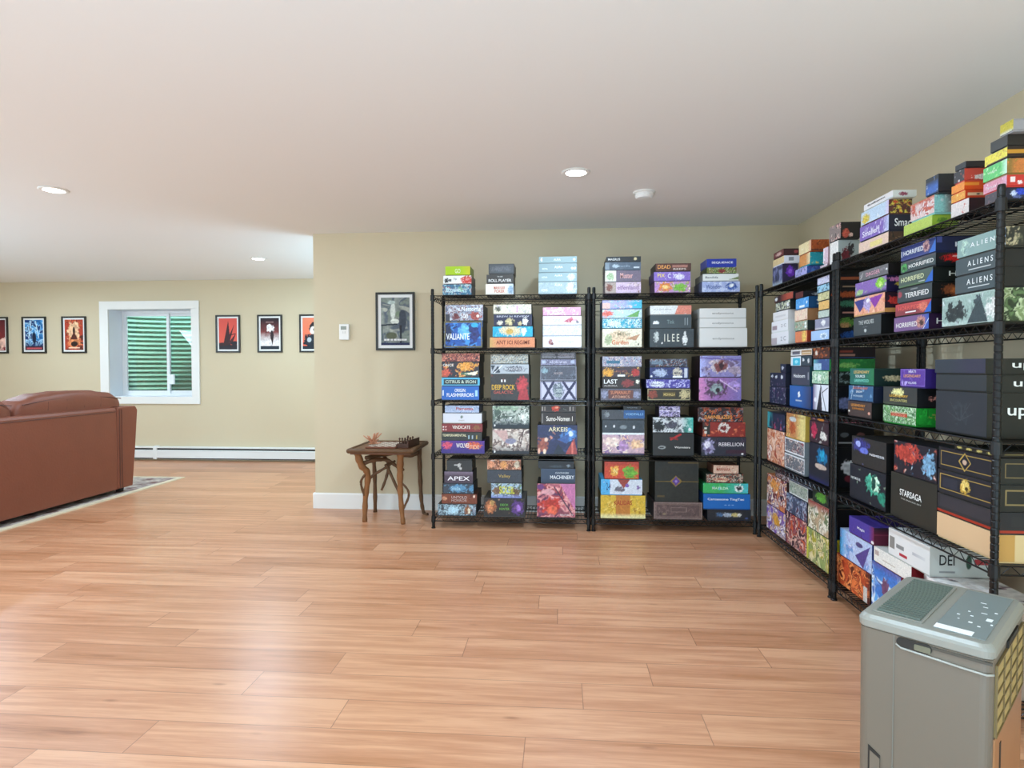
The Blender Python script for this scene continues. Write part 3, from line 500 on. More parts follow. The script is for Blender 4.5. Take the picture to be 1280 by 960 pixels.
# rows, bottom of the stack first:  left right top | what it is | front artwork | lettering | side artwork (A, B mostly darkened: painted shade) | side lettering
DATA = r'''
@A 0 left Z1
135 345 322|teal blue box with pale swirls|#3d6f8c;n.6,5,#2b4f72,#7fb0c0,#b9d6d4,#8e5a6a;e.62,.55,.1,.3,#7fae8e|Lonelies,.38,.5,.5,.45,#c8dfe6|#2b3c4c
140 345 258|white and red box|#eceeea;e.86,.45,.24,.6,#c93f36;e.12,.4,.09,.3,#20242a;r.2,.25,.28,.6,#55585a|Tip,.42,.55,.12,.3,#5a6066^EXIT,.86,.5,.14,.22,#f3d0c8|#4a3a3a
155 335 190|lime green box|#a9cc1c;h.6,1,#c6c41e|GO,.5,.45,.22,.5,#e9f0c4|#6f7c1c
@A 0 middle Z1
448 650 318|cream box with red lettering|#e6dfd2;h.72,.95,#c3d2e0;e.9,.4,.1,.4,#8ba3b8|MANI KAR,.5,.62,.4,.3,#c8604a^POKER,.5,.28,.36,.28,#c8604a|#a49c90
455 650 250|charcoal box titled in white|#42403e|ROLL PLAYER,.5,.3,.85,.34,#e9e7e2^THE GAME,.5,.75,.2,.14,#c9c7c2|#38332f
470 655 172|blank dark grey box|#55595d;f.05,.04,#3d3f42;e.5,.5,.4,.3,#666a70||#3e3c3a
@A 0 right Z1
833 1112 305|silvery grey box with bright patch|#9fb0b4;e.85,.5,.12,.5,#dfe6e6;n.2,3,#8b9aa0,#b9c6c8|KOVA,.16,.3,.16,.24,#eef2f2^AURA,.52,.75,.2,.2,#e8eded|#77878a
833 1112 238|grey teal box with light glow|#93a9ac;e.85,.5,.1,.4,#cfdcdc|KOVA,.16,.5,.14,.2,#e8eeee^AURA,.52,.7,.2,.22,#e8eded|#77878a
836 1112 170|grey teal box with two white dots|#8aa1a5;e.88,.45,.03,.16,#f0f4f4;e.95,.45,.03,.16,#f0f4f4|KOVA,.16,.4,.14,.2,#e8eeee^AURA,.52,.6,.22,.3,#e8eded|#77878a
836 1112 118|slim grey teal box|#8aa3a6;e.07,.5,.025,.3,#eef2f2;e.93,.5,.03,.25,#eef2f2|AURA,.48,.5,.18,.35,#e8eded|#77878a
@A 1 left Z1
145 425 590|bright blue box with glowing figure|#5c5a3e;r.03,.06,.97,.94,#2457a8;n.5,3,#16306e,#3f8ad8,#1c2f60;e.52,.6,.16,.3,#69b9ef;e.8,.5,.13,.35,#26306e;e.1,.5,.1,.4,#1a2344;e.8,.85,.1,.1,#35a8e0;f.0,.05,#6b6442|VALIANTE,.36,.42,.6,.24,#f0f3f6|#17181c
155 430 470|silver blue box with red dome|#8a93a6;n.7,4,#6a6f82,#b2bccb,#7a4c50,#c9cfd8;e.8,.28,.16,.3,#9d4a44;e.86,.28,.04,.1,#f2e3dc;e.28,.25,.1,.22,#6b3034;r.0,.0,.12,.4,#3a3c46|Nestorfis,.68,.74,.5,.28,#eef4fa^500,.5,.28,.2,.3,#e4e4e4|#23242c
@A 1 middle Z1
478 805 708|orange box|#d98a60;h.2,0,#c9a060;n.2,4,#c9754c,#e4a27e|ANT ICI REGIME,.52,.5,.75,.4,#7a3320|#6a4a36
500 790 628|cyan box with cream picture|#27a5c6;n.3,4,#1f8fb4,#58c3da;e.45,.6,.3,.55,#d9c9a4;e.42,.5,.1,.3,#c5a04f;e.78,.5,.07,.4,#eef2ee||#1c5a74
508 785 540|navy box with cream figures|#2c2d48;e.16,.25,.08,.22,#dcd6c4;e.42,.35,.12,.35,#cdbf90;e.5,.3,.04,.2,#3c3a3a;e.83,.35,.08,.35,#eceae2;e.68,.2,.06,.2,#c9b88a|BREW N REVIEW,.5,.82,.85,.16,#b9b8c6|#20202c
505 780 468|pale cream and lilac box|#e2dcc4;n.5,4,#f2eedd,#c9b9cc,#a7b08c,#efe9d8;r.6,.1,.66,.9,#d3a9c4;e.12,.5,.07,.3,#5a5a50|Feeding,.4,.5,.35,.4,#f8f6ee|#8d8878
@A 1 right Z1
865 1145 700|white box with brown emblem|#eceaf0;e.2,.45,.06,.28,#a06a6a;e.24,.3,.04,.12,#7b4a4c;n.15,4,#d9d9e6,#f4f4f8|mind ego,.6,.5,.4,.3,#bfc0d0|#a6a3a8
865 1145 620|pale ice blue box|#d6dded;n.7,3,#c3cfe4,#eef0f6,#ccd6ea||#a0a5b2
865 1145 553|white box with red splash|#ede6ea;t.5,.3,.75,.95,.9,.5,#c97f92;t.52,.35,.8,.8,.72,.2,#b8586c;e.9,.3,.05,.18,#7d7c84;n.2,3,#e9d9e2,#f5f0f4|rune,.35,.5,.2,.35,#b9b4c4|#a6a3a8
865 1140 488|pink box|#dc9fbf;n.5,3,#d78cb4,#e7bccb,#f0d5c8,#b888bd;e.4,.5,.16,.35,#efe3da|LUNA,.4,.5,.2,.35,#c76f9e|#94687e
@A 2 left Z2
128 400 308|royal blue box|#1f62b8;r.03,.3,.06,.7,#e8f0f8;r.9,.25,.96,.7,#a8d4ee|ORIGIN:,.5,.7,.3,.25,#f0f4f8^FLASHMIRRORS,.5,.35,.72,.28,#f0f4f8|#1a1f2c
128 405 245|sky blue box with dark banner|#58b4d8;r.06,.15,.94,.8,#20363e;n.1,4,#3f98c0,#7fcbe6|CITRUS & IRON,.5,.48,.8,.4,#c9d8c8|#1a1f2c
128 400 132|dark box with orange flowers|#2c2a34;e.68,.7,.26,.35,#e09a3c;n.35,5,#c5622e,#f0c06a,#7a2a2a;e.12,.25,.14,.3,#cc5a44;e.7,.2,.2,.12,#3f6a50;t.6,.2,.9,.1,.98,.4,#efe4cc|ONCE,.18,.8,.28,.18,#e4e2de|#1d1b20
130 405 45|rust red box|#6e3334;n.8,4,#4a2430,#a85648,#d98c70,#2f2028||#191518
@A 2 middle Z2
485 765 222|black box with yellow title and red art|#333131;t.7,.0,1.0,.0,.85,1.0,#a83038;e.82,.55,.15,.42,#b03a40;n.15,5,#4a2c2c,#7d2a2e|DEEP ROCK,.33,.5,.6,.2,#e8b83c^GALACTIC,.33,.3,.5,.12,#c05a4c^II,.33,.75,.12,.1,#e8e8e8|#201c1c
485 762 148|white and grey box with emblem|#b3b9bf;t.05,.1,.25,.1,.2,.9,#39404a;t.0,.9,.12,.9,.05,.3,#39404a;e.62,.5,.3,.32,#5a5d68;l.1,.1,.3,.9,.08,#eef0f2|MONSTROUS,.62,.5,.5,.3,#d7d9de|#5a5a56
485 758 75|grey beige landscape box|#9d9a8c;n.9,5,#b8b2a0,#6f6e68,#8fa0a6,#cdc5b2,#4f4b48||#56524a
@A 2 right Z2
845 1110 272|lilac box with dark diagonal cross|#c7c5da;l.1,.95,.36,.05,.14,#303052;l.36,.95,.1,.05,.14,#303052;l.64,.95,.95,.05,.14,#303052;l.95,.95,.64,.05,.14,#303052;e.5,.5,.16,.42,#6a7480;f.0,.06,#50506c|THE,.5,.78,.08,.14,#dfe4e4^LORDS,.5,.5,.2,.2,#c7d2d0^REIGN,.5,.24,.2,.16,#c7d2d0|#2d2a2e
845 1110 160|slate box with faint silver drawing|#50535f;n.4,5,#41444f,#6d7584,#3d3d4a;f.02,.05,#8d8f9c;e.12,.7,.1,.2,#7d97a2|WAGER,.5,.5,.25,.16,#a99b9c|#2d2a2e
848 1105 112|lilac grey slim box|#7a7890;n.5,4,#5e5c74,#9a97b0,#48485c;r.04,.3,.14,.8,#a8b0c4;r.86,.3,.96,.8,#a8b0c4|AEON WAR,.5,.5,.5,.4,#c9c6d8|#2d2a2e
848 1105 52|dark slim box with two panels|#34343a;r.04,.1,.42,.9,#6b6b70;r.5,.1,.96,.9,#77737a;n.4,6,#8a8a88,#3a3a3e,#5a5560||#26242a
@A 3 left Z2
125 440 705|purple box with orange and white title|#3c2a80;v.3,1,#55308c;e.75,.62,.2,.3,#d2603c;e.14,.62,.12,.3,#cf4f6a;n.15,4,#7a3aa0,#2a1f60|WOLVES,.5,.62,.3,.36,#f2efe6^TIDE,.77,.5,.22,.3,#f4c3a0|#2b1f48
128 420 645|black box with cream title|#2a2c26;n.3,4,#3c4a34,#202020;r.66,.15,.69,.6,#9fc0d0;r.76,.15,.79,.6,#9fb0c0;r.86,.15,.89,.6,#b59a50|TEMPERAMENTAL,.32,.62,.6,.32,#e6e0b8|#1d1d1b
130 425 580|dark red box|#7d2427;n.3,4,#6a1c22,#a03838;e.85,.5,.1,.3,#8a5a34;e.04,.6,.02,.1,#eee;e.1,.6,.02,.1,#e8c0b8;e.04,.25,.02,.1,#eeeeee;e.1,.25,.02,.1,#e8c0b8|VINDICATE,.48,.55,.44,.42,#f0e6dc|#3e1818
138 420 505|plain white box|#d9dae2;e.48,.6,.035,.18,#6b7a6c|KARVI,.48,.25,.14,.14,#a9a49a|#b0a99c
152 400 440|pale blue box with red lettering|#a9b9d6;n.4,4,#8fa3cb,#dbe2ee,#6c84bb;f.0,.08,#5a73b0|Flamenza,.58,.55,.5,.4,#c94a48|#3a4258
@A 3 middle Z2
498 765 618|box with pale wings over a grey sea|#c9bfb5;n.8,4,#efe7dc,#8d7a72,#5a4a4c,#b5a396,#d9cfc6;t.0,.95,.45,.3,.4,.95,#c8a49e;v.35,.0,#2c2e36;r0,0,1,.12,#23262e;e.06,.08,.025,.05,#f0f0f0;e.5,.5,.16,.12,#8888a0;l.76,.3,.84,.95,.04,#5b4a4a||#241f1e
498 765 445|dark green mountain landscape box|#47594f;n.8,4,#6d8878,#dfe4dc,#2f3d36,#8f9d92,#b9c2b8;v.45,.1,#23303a;r0,0,1,.16,#202a33;e.06,.12,.025,.05,#eef0f0;e.4,.9,.4,.14,#9db8a0;e.85,.5,.1,.3,#d8ddd6|ICE PATH,.4,.35,.3,.12,#b6bec0|#1f2320
@A 3 right Z2
825 1115 590|navy box with blue light beam|#2b3358;n.35,4,#232a4c,#3c4674;e.78,.65,.2,.22,#4c7fc0;e.84,.7,.07,.1,#cfe2f4;t.5,.5,.8,.7,.75,.35,#3f5f9c;n.2,6,#8a4a44,#d99a80,#3a2438;e.14,.3,.14,.22,#a05a4c;e.22,.5,.05,.08,#e8c8b4;t.7,.0,1,.0,.92,.55,#a84c48;r.86,.0,.9,.4,#d9766a;e.04,.1,.04,.12,#f0b89c;e.18,.08,.04,.1,#f4d8c0;t.4,.0,.72,.0,.52,.35,#27303f|ARKEIS,.52,.85,.48,.15,#e6dcb4|#2a2830
850 1105 500|black box titled in white|#2e2523;r.02,.1,.06,.9,#7a7470|Sumo-Nomen 1,.53,.48,.75,.42,#f4efe6|#201a18
850 1105 425|dark box with red flame|#38302f;e.42,.6,.12,.5,#d2452f;e.45,.7,.05,.2,#f0a080;r.03,.15,.06,.85,#b0a8a0;r.1,.15,.13,.85,#8f8780;r.82,.15,.85,.85,#b0a8a0;r.9,.15,.93,.85,#8f8780;l.62,.6,.72,.3,.06,#8d9a8c||#201a18
@A 4 left Z3
100 378 470|grey blue art box|#46505a;n.8,4,#2c3036,#7f97a4,#aecbd8,#3a3c42;e.4,.5,.16,.4,#b4d6e6;e.78,.5,.1,.45,#8e5a3a;e.82,.4,.04,.3,#efdcc0;e.95,.5,.04,.4,#8c94a4||#2a2c30
128 385 395|brown orange box|#7a3d26;n.3,3,#8c4a2c,#5e2c1e;e.08,.5,.07,.25,#c08a6a;e.92,.75,.03,.15,#f6e2cc|UNTOLD,.5,.65,.44,.28,#c9b4ae^HORROR,.5,.32,.44,.26,#bda59e|#3f2318
140 360 320|steel blue box|#37414e;e.5,.5,.3,.42,#5a8fb4;e.95,.5,.1,.4,#5488ac;n.2,4,#2b3038,#7ab0cf|Stella,.42,.5,.3,.4,#a6cfe2|#22262c
148 355 232|purple grey box titled APEX|#4a3a48;v.6,1,#7a6c80;n.15,5,#5a4a5c,#3a2a34|APEX,.5,.4,.78,.36,#f4f0f2|#2b2430
165 350 150|black box with white crane mark|#2a2a29;e.5,.55,.07,.25,#c9c9c6;r.3,.5,.5,.6,#b9b9b6;e.54,.25,.05,.14,#c9c9c6||#1e1d1c
180 345 105|low dark case|#26221e||#1e1b18
@A 4 middle Z3
435 735 430|black box with orange creature and purple dragon|#2a2726;e.16,.5,.15,.42,#a0603c;e.15,.45,.08,.25,#d98f60;e.2,.75,.06,.15,#c8a060;e.82,.5,.15,.42,#5b3a80;e.84,.5,.06,.2,#a878d0;n.12,6,#5a3a6a,#7a4a34,#c9a884|DECK,.5,.65,.2,.13,#6ab04a^HUNTER,.5,.42,.24,.13,#78b84e|#5a5654
488 710 318|box with yellow title on a sky|#a3c0d6;n.7,4,#dbe6ee,#6c8a5a,#4a5a70,#c9d8e4;e.2,.5,.16,.3,#7a5a44;e.8,.4,.16,.35,#6a5436;v.3,0,#7a86c8|SOLEIL,.52,.55,.5,.5,#dfe04c|#1d2024
460 710 222|dark slate box with gold script|#3a3f48;n.2,3,#2f333c,#464c56|Valley,.5,.5,.35,.32,#b49a52|#26282c
460 705 135|brown box with orange portraits|#6e4630;n.7,5,#3a2820,#c9805a,#e8b090,#8a4a30;e.12,.5,.1,.35,#e09a74;e.48,.45,.1,.4,#e2a060;e.88,.5,.08,.4,#c9bfa8;l.1,.9,.9,.95,.05,#eee4dc||#2c211c
@A 4 right Z3
822 1100 320|large red and pink battle art box|#8e4a5c;n.9,3,#5f3450,#c06a78,#e8a8a4,#a84048,#6b3a5a;e.35,.35,.3,.25,#c23e34;e.4,.2,.15,.14,#e0684c;t.6,1,1,1,1,.2,#c77aa8;e.3,.75,.2,.1,#d9a0a8;l.45,.9,.95,.05,.04,#4a2a44;e.1,.9,.1,.1,#6a3a78|BRUTALITY,.78,.07,.35,.05,#e8dcd8|#2a1c24
850 1100 210|dark blue box with white end label|#2f3b50;t.0,1,.3,1,.0,.55,#b02a48;v0,.3,#3a4a60|MACHINERY,.62,.4,.7,.26,#e8eef4^CLOCKWORK,.62,.7,.4,.12,#c9d4dc|#23262e
830 1090 155|low black box|#20242a;e.5,.2,.2,.2,#3a444e;e.85,.3,.06,.2,#8a98a4||#1a1c20
@B 0 left Z4
125 385 305|lilac box with a fox picture|#c9b0c4;r0,0,.3,1,#a8968c;n.2,4,#7a5a50,#d9c8bc;e.12,.5,.1,.35,#7a4a40|elfenland,.64,.5,.6,.4,#8d6a90|#8a7a84
125 385 220|mauve box with red lettering|#6e6272;r0,0,.3,1,#d8d4c2;n.15,5,#5c8a6a,#9a6a6c;e.15,.45,.1,.35,#9ab08a|Muster,.6,.52,.35,.5,#e0a9a4|#56505a
125 385 160|slate blue box|#55606e;n.25,3,#48525e,#66727f;r0,0,.12,1,#7d8a94;e.3,.5,.1,.25,#aab8c2;r.8,.2,.95,.35,#cfd6da|nordic,.55,.5,.3,.3,#8796a2|#3c4450
135 385 118|slim black box|#2b2d2f;e.84,.5,.04,.3,#d9c99a|MAGRUS,.22,.45,.35,.45,#e8e8e4|#26282a
@B 0 middle Z4
485 745 300|lively orange and green box|#b98ac0;n.5,5,#e08a4a,#7ab04a,#b9609a,#efe0c8;e.3,.5,.2,.45,#d9803c;e.7,.45,.2,.4,#7cb444;e.3,.5,.1,.2,#f0c07c||#5a4060
480 745 230|violet box with yellow lettering|#8a6fc0;n.3,4,#6f55a8,#b09ad8;e.72,.45,.14,.35,#ded6f0|PIX,.2,.6,.2,.4,#f0d860^C,.42,.55,.08,.5,#f4f0fa^7O,.58,.5,.12,.5,#f4f0fa|#4d3a70
492 750 168|brown box with orange title|#5a3a34;n.2,4,#6c4640,#3a2826;r.48,.45,.9,.75,#a87468|DEAD,.24,.55,.36,.5,#f0a85c^REEFS,.68,.25,.36,.22,#e8d8cc|#2c1e1c
@B 0 right Z4
830 1105 300|lavender blue box|#a8b2d8;n.5,4,#8f9ac8,#d6dcee,#c2c8e4;e.78,.55,.16,.4,#2f4f9c;e.78,.6,.07,.2,#eef2fa|Wonder,.3,.5,.4,.4,#4a5c9a|#5a6080
835 1095 245|white box|#e6e6e0;t.7,.1,1,.1,1,.6,#7c8a5c|Bandida,.25,.5,.36,.3,#6a6c70|#8a8a86
865 1080 198|green foliage box|#5f7a3c;n.7,5,#44602c,#8aa04c,#6a3a30,#c9c8a0;e.5,.4,.14,.4,#8a3434||#30401e
865 1080 135|cobalt blue box titled in white|#2638a0;n.15,4,#1c2c80,#3a50c0|SEQUENCE,.52,.5,.72,.3,#f4f6fa|#39489c
@B 1 left Z4
105 392 645|cream box with orange sketch|#e4dac2;n.25,4,#c9c0a0,#efe8d6;e.4,.55,.3,.35,#dcc0a0;t.6,.45,.95,.7,.85,.35,#b98a6a;e.15,.4,.1,.3,#a8b08a;r.9,.08,.93,.2,#3a3a34|Miller,.55,.72,.35,.2,#a89a7c^Garden,.45,.25,.42,.24,#cf6a3c|#7f7868
105 392 572|teal box|#3aa0b8;n.7,4,#2a88a4,#9ad0d8,#e0eef0,#1f7390;e.3,.5,.14,.4,#cfe6ea||#20606e
105 392 503|pastel box with red corner|#b9cfd8;h.3,0,#dd8a80;n.5,3,#e8dccb,#8fb6d8,#c9e0dc;t.6,.1,.95,.9,.9,.1,#6aa05c;e.15,.5,.14,.3,#d8685c||#7c8488
105 392 435|lilac and teal box|#a8a4d4;h.55,.8,#48b0c8;n.5,3,#c4a8d8,#7ab8d8,#e8c8d0,#2f98b4;r0,0,.2,.7,#e0b8b0||#5c6890
@B 1 middle Z4
450 770 645|large slate box with white ornaments|#3d4448;e.15,.55,.07,.3,#b9bcb8;n.06,7,#c9c9c4,#3d4448;e.8,.4,.06,.3,#e8e8e4;e.8,.75,.03,.12,#d8d8d4;e.28,.2,.02,.06,#f0f0ec|I L E E,.5,.5,.34,.42,#dcd8c8|#2b3032
452 752 545|slate box with small cloud mark|#434c50;e.14,.42,.08,.14,#e8e8e6;r.84,.2,.86,.8,#9aa0a2;r.9,.2,.92,.8,#9aa0a2|Tink,.5,.48,.18,.3,#7a8a8a|#2b3032
452 752 475|white and coral box|#dddcd8;t.6,0,1,0,1,1,#d98470;t.6,0,.68,1,1,1,#d98470;n.12,5,#e8b0a0,#c96a58,#e0e0dc|ANNAPURNA,.3,.55,.45,.12,#a5a5a2|#8a8680
@B 1 right Z4
812 1158 640|big white box with script title, lowest|#dedad4|endymions,.5,.42,.46,.14,#a09a94|#c3beb6
812 1150 570|white box with script title, middle|#dedad4|endymions,.5,.45,.46,.26,#a09a94|#c3beb6
812 1150 495|white box with script title, upper|#dedad4|endymions,.5,.45,.46,.26,#a09a94|#c3beb6
@B 2 left Z5
92 385 325|grey box with orange retro title|#5c5a68;n.3,4,#4a4858,#7c7a88;r.2,.15,.8,.85,#6e4640;e.1,.5,.09,.35,#8d8fa8;e.9,.5,.09,.35,#8d8fa8|SUPERNAUT,.5,.66,.5,.3,#d98c6a^ATOMICS,.5,.28,.44,.22,#d9a68c|#2c2a30
105 378 245|black box titled LAST|#352f30;e.68,.45,.17,.4,#8a3c3c;e.94,.6,.05,.2,#efe9d6;n.08,6,#a05a50,#353030|LAST,.22,.62,.36,.42,#f4f4f2^AURORA,.22,.2,.36,.16,#b9b5b2|#221e1e
105 380 170|dark box with yellow and red flowers|#453a40;e.15,.45,.16,.45,#e0a03c;n.25,5,#c9862c,#5a3a38,#f0c870;e.88,.45,.13,.4,#b03a38;r.4,.05,.6,.25,#f0f0ea|TAU CETI,.5,.6,.3,.2,#9a5a5a|#272226
105 390 90|pastel sky landscape box|#9a96a8;n.8,3,#c9b8c0,#5a8496,#e6cfc4,#7a6a88,#b0b8c8;r.1,.3,.45,.6,#3f6c84||#3e3a44
@B 2 middle Z5
432 745 325|black box with gold title|#3a352c;f.0,.06,#b5a67c;e.12,.5,.12,.4,#8a4436;e.86,.5,.12,.4,#c8b88a;n.06,6,#c9b98a,#3a352c;r.36,.3,.66,.7,#5c4f2c|MIDHALLA,.51,.5,.26,.22,#d9c078|#221f1a
425 742 258|violet and white box|#50489c;n.5,4,#3c3480,#8a84d0,#d6d6f2,#5a50a8;e.24,.45,.18,.35,#dde0ee|Mindful,.24,.45,.26,.2,#8c8ca8|#2a2458
450 730 170|navy box with pale planet figures|#2f3868;n.3,4,#253058,#44508a;e.28,.5,.18,.38,#a8b4cc;e.72,.55,.14,.4,#c9bfae;r.6,.1,.85,.25,#f0f0ee;r.9,.1,.97,.9,#c8ccd8;e.04,.2,.03,.1,#f0f0f0|MELL,.72,.5,.16,.16,#3a3a50|#20243e
450 722 108|dark blue box with bronze figures|#3a3a4c;n.6,5,#4c5670,#8a5a48,#2c2c3a,#9ab0c0,#5a3a34;r.05,.3,.35,.7,#6a7c8c||#24222c
@B 2 right Z5
808 1115 245|large pink violet eye art box|#9a6ca8;h.35,0,#d98cc0;h.6,1,#8878b8;n.35,3,#5a3a5a,#b48ab8,#7a5a8a;e.4,.5,.26,.4,#5a4058;e.42,.5,.14,.22,#8fa0a0;e.45,.45,.06,.12,#2c1c28;e.85,.7,.16,.15,#b89ad8;l.5,.9,.9,.4,.04,#e0c4e0||#2c1822
815 1115 85|large blue violet eye art box|#8c84b8;h.25,0,#b4b8ea;n.4,3,#6a5a94,#a8a0c8,#74607c;e.45,.52,.26,.38,#c9b8bc;e.5,.52,.17,.28,#7a4040;e.52,.5,.08,.16,#3a2028;e.85,.3,.18,.2,#b09cae;l.0,.9,1,.8,.06,#6d5ca0||#2c1822
@B 3 left Z5
105 410 555|large pale sunrise canyon box|#c9a8b4;v.55,.95,#a8cfe8;n.5,3,#e8c0a8,#8a6aa0,#f4e0d0,#5a4a7c;r0,.62,1,1,#3c444c;r0,.58,1,.63,#e8f0f4;e.2,.35,.22,.14,#f4dcd0;e.8,.3,.2,.16,#f0c49c;e.5,.25,.14,.14,#b890c0;r0,0,1,.05,#3c3050;e.08,.82,.02,.03,#d0d4d8;e.28,.82,.02,.05,#d0d4d8;e.5,.8,.1,.07,#7c868c;e.75,.8,.03,.05,#d8dce0||#2c3034
100 412 480|dark grey box with blue end|#474a50;r.52,.1,1,.95,#2f5a90;n.2,4,#3a3d42,#5c6a7c;e.12,.5,.06,.3,#7d8488|VOIDFALLS,.76,.55,.42,.24,#8fc0e8|#2a2c30
258 385 445|small black box|#2b2d30|VOTE,.5,.5,.6,.3,#8a9098|#222426
@B 3 middle Z5
472 770 650|large black box with red ribbon|#2a2c2c;l.45,.72,.68,.95,.09,#b02c2c;l.42,.8,.6,.72,.06,#8a2424;e.22,.35,.1,.08,#9aa0a0;e.22,.35,.06,.04,#2a2c2c|Warmistra,.72,.36,.38,.09,#f0ede6|#1e201f
472 765 535|white and teal ink art box|#cfd4d6;n.6,4,#2c3034,#e6eaec,#7a8084,#3a4246;h.7,1,#48b8a8;e.15,.4,.14,.4,#1f2428;e.48,.5,.18,.25,#4a4a58;e.92,.2,.04,.12,#e8eef0||#24201e
518 670 430|small lilac box on top|#5a4c74;n.7,4,#3a3054,#a094c8,#d9d0e8,#2c2440;l.0,.6,1,.5,.08,#e0d8f0||#2b2434
@B 3 right Z5
825 1150 680|large dark box titled REBELLION|#2a2c38;n.3,4,#3a2c4a,#20222c,#4a3a4c;e.16,.5,.16,.42,#9a94b8;e.14,.6,.07,.2,#e4e0f0;e.16,.3,.06,.12,#5a4a6c;r.55,.12,1,.3,#3a2030;e.92,.1,.03,.05,#f0f0f0|REBELLION,.67,.62,.56,.2,#e8e4e8|#1e1c22
835 1145 570|red box with silver crest|#8c2a22;r0,0,.17,1,#2a2c28;n.35,4,#c04028,#6c1c1a,#e07850;e.5,.62,.13,.34,#d8d0c8;e.5,.6,.09,.2,#7a2420;r.04,.2,.1,.35,#d8d8cc;r.04,.5,.1,.65,#d8d8cc||#5a1e1e
800 1130 462|dark box with fiery title|#2c2024;n.55,5,#8a2c20,#40262a,#d0602c,#1e1a20,#9aa0a8|DAWNBLAZERS,.45,.3,.6,.26,#efa24a^THE,.3,.7,.12,.2,#e07c3c|#2c1416
@B 4 left Z6
92 418 405|large yellow gold box|#d8b43c;v.25,.0,#efe090;n.35,5,#c99a28,#ecd068,#a87c20;r.34,.1,.66,1,#c07c34;n.12,6,#a04828,#d8b440;v.22,.05,#ece2a8|KALIDAS,.5,.68,.4,.2,#a83c24|#6a5a24
95 395 290|white and sky blue box|#d6dde8;r0,0,.22,1,#5ab4e8;n.15,5,#8c8498,#e8ecf2;t.4,1,.7,1,.55,.4,#9a4438;e.45,.35,.12,.2,#6e6a78;e.64,.6,.05,.15,#7a5aa8;e.9,.5,.05,.14,#8468a8|2-4,.18,.55,.1,.5,#2c4c84|#4ca8d8
120 370 160|red and green box|#cc4c34;v.7,1,#b8483c;e.3,.45,.14,.35,#e8b04c;e.75,.4,.22,.42,#6aa83c;n.15,5,#e07050,#a83424,#8cd04c|N,.32,.45,.1,.3,#f0e0a0|#62301e
@B 4 middle Z6
478 832 455|brown ornate chest box|#5c4a48;n.5,6,#4a3a38,#786460,#6c5654;f.03,.05,#84706a;r.35,.4,.68,.7,#7c6a66;r.37,.44,.66,.66,#5c4a48;f.14,.02,#78645e;e.22,.3,.04,.07,#8a7a60||#382c2a
488 805 155|tall black box with violet diamond and gold line|#252824;n.12,9,#30342c,#1e211e,#3a4034;r0,.48,1,.5,#7a6428;r.3,.95,1,.97,#5c4c24;t.35,.5,.62,.5,.48,.64,#8a7028;t.35,.5,.62,.5,.48,.36,#8a7028;t.39,.5,.58,.5,.485,.61,#5a3c8c;t.39,.5,.58,.5,.485,.39,#5a3c8c;e.485,.5,.03,.04,#9a80c8;r.05,.1,.22,.14,#5a4a28||#1e211e
@B 4 right Z6
870 1185 510|black box with strip of cartoons|#24262c;r.18,.25,.8,.75,#3a3c44;n.1,6,#6a6c70,#24262c;e.28,.5,.08,.2,#4a6a90;e.46,.5,.12,.22,#a8b4c4;e.64,.5,.1,.2,#c9b878;e.74,.5,.05,.18,#d8d8d0;e.9,.2,.04,.1,#4a5c90||#1a1e2c
840 1180 395|bright blue box titled in white|#1668b8;r0,.0,1,.04,#10509a|Carcassone TingTec,.48,.62,.78,.2,#f0f6fc^o o o,.55,.25,.2,.06,#a8d0f0|#155a9c
838 1165 318|green and teal box|#3cb060;h.4,1,#48c0c8;n.25,3,#2a9c4c,#70d0a0,#58c4d0;e.8,.5,.1,.42,#e8f0ec;e.8,.5,.06,.25,#2c3034|MATILDA,.38,.5,.36,.26,#d8f4e0|#268848
860 1130 250|box with mixed stickers|#4a4a44;n.8,6,#c9c0a8,#3a4a38,#b04a34,#2c2e34,#e0d4c0;e.4,.35,.2,.3,#e0c8a8|RUMMAGE,.4,.4,.4,.3,#b03c28|#2c3a2c
912 1095 185|small cream and red box|#d9b8a0;n.3,5,#e8d0b8,#c05a44,#efe0cc|MANNARA,.4,.5,.55,.4,#a8402c|#7a4c3c
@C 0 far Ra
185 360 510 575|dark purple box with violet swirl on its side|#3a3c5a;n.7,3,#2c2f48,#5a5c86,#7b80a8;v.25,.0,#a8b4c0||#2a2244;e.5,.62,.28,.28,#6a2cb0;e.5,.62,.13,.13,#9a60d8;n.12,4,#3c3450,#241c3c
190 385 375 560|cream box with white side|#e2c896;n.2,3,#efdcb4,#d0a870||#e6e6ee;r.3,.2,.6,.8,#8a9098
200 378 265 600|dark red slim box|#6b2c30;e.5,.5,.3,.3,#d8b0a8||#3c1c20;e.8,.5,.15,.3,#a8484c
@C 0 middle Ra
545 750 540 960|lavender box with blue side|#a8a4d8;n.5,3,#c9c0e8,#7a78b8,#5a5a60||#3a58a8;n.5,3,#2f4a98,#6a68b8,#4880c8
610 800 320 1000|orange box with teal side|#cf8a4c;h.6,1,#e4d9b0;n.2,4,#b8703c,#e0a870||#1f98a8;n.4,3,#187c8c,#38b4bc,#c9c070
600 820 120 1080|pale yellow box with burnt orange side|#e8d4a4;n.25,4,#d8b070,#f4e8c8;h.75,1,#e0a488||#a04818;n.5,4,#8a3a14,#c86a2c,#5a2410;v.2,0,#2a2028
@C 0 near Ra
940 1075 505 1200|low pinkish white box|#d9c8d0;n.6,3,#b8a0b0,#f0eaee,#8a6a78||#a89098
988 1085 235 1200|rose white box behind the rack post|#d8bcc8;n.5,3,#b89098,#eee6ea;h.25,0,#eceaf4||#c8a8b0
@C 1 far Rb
175 455 750 560|big white box with side lettering|#e9e6e8;r0,.0,.35,.6,#b8a8ac|2 C,.72,.45,.3,.36,#a8a4a8|#dadfdc|LL,.6,.75,.2,.2,#3a3a3c
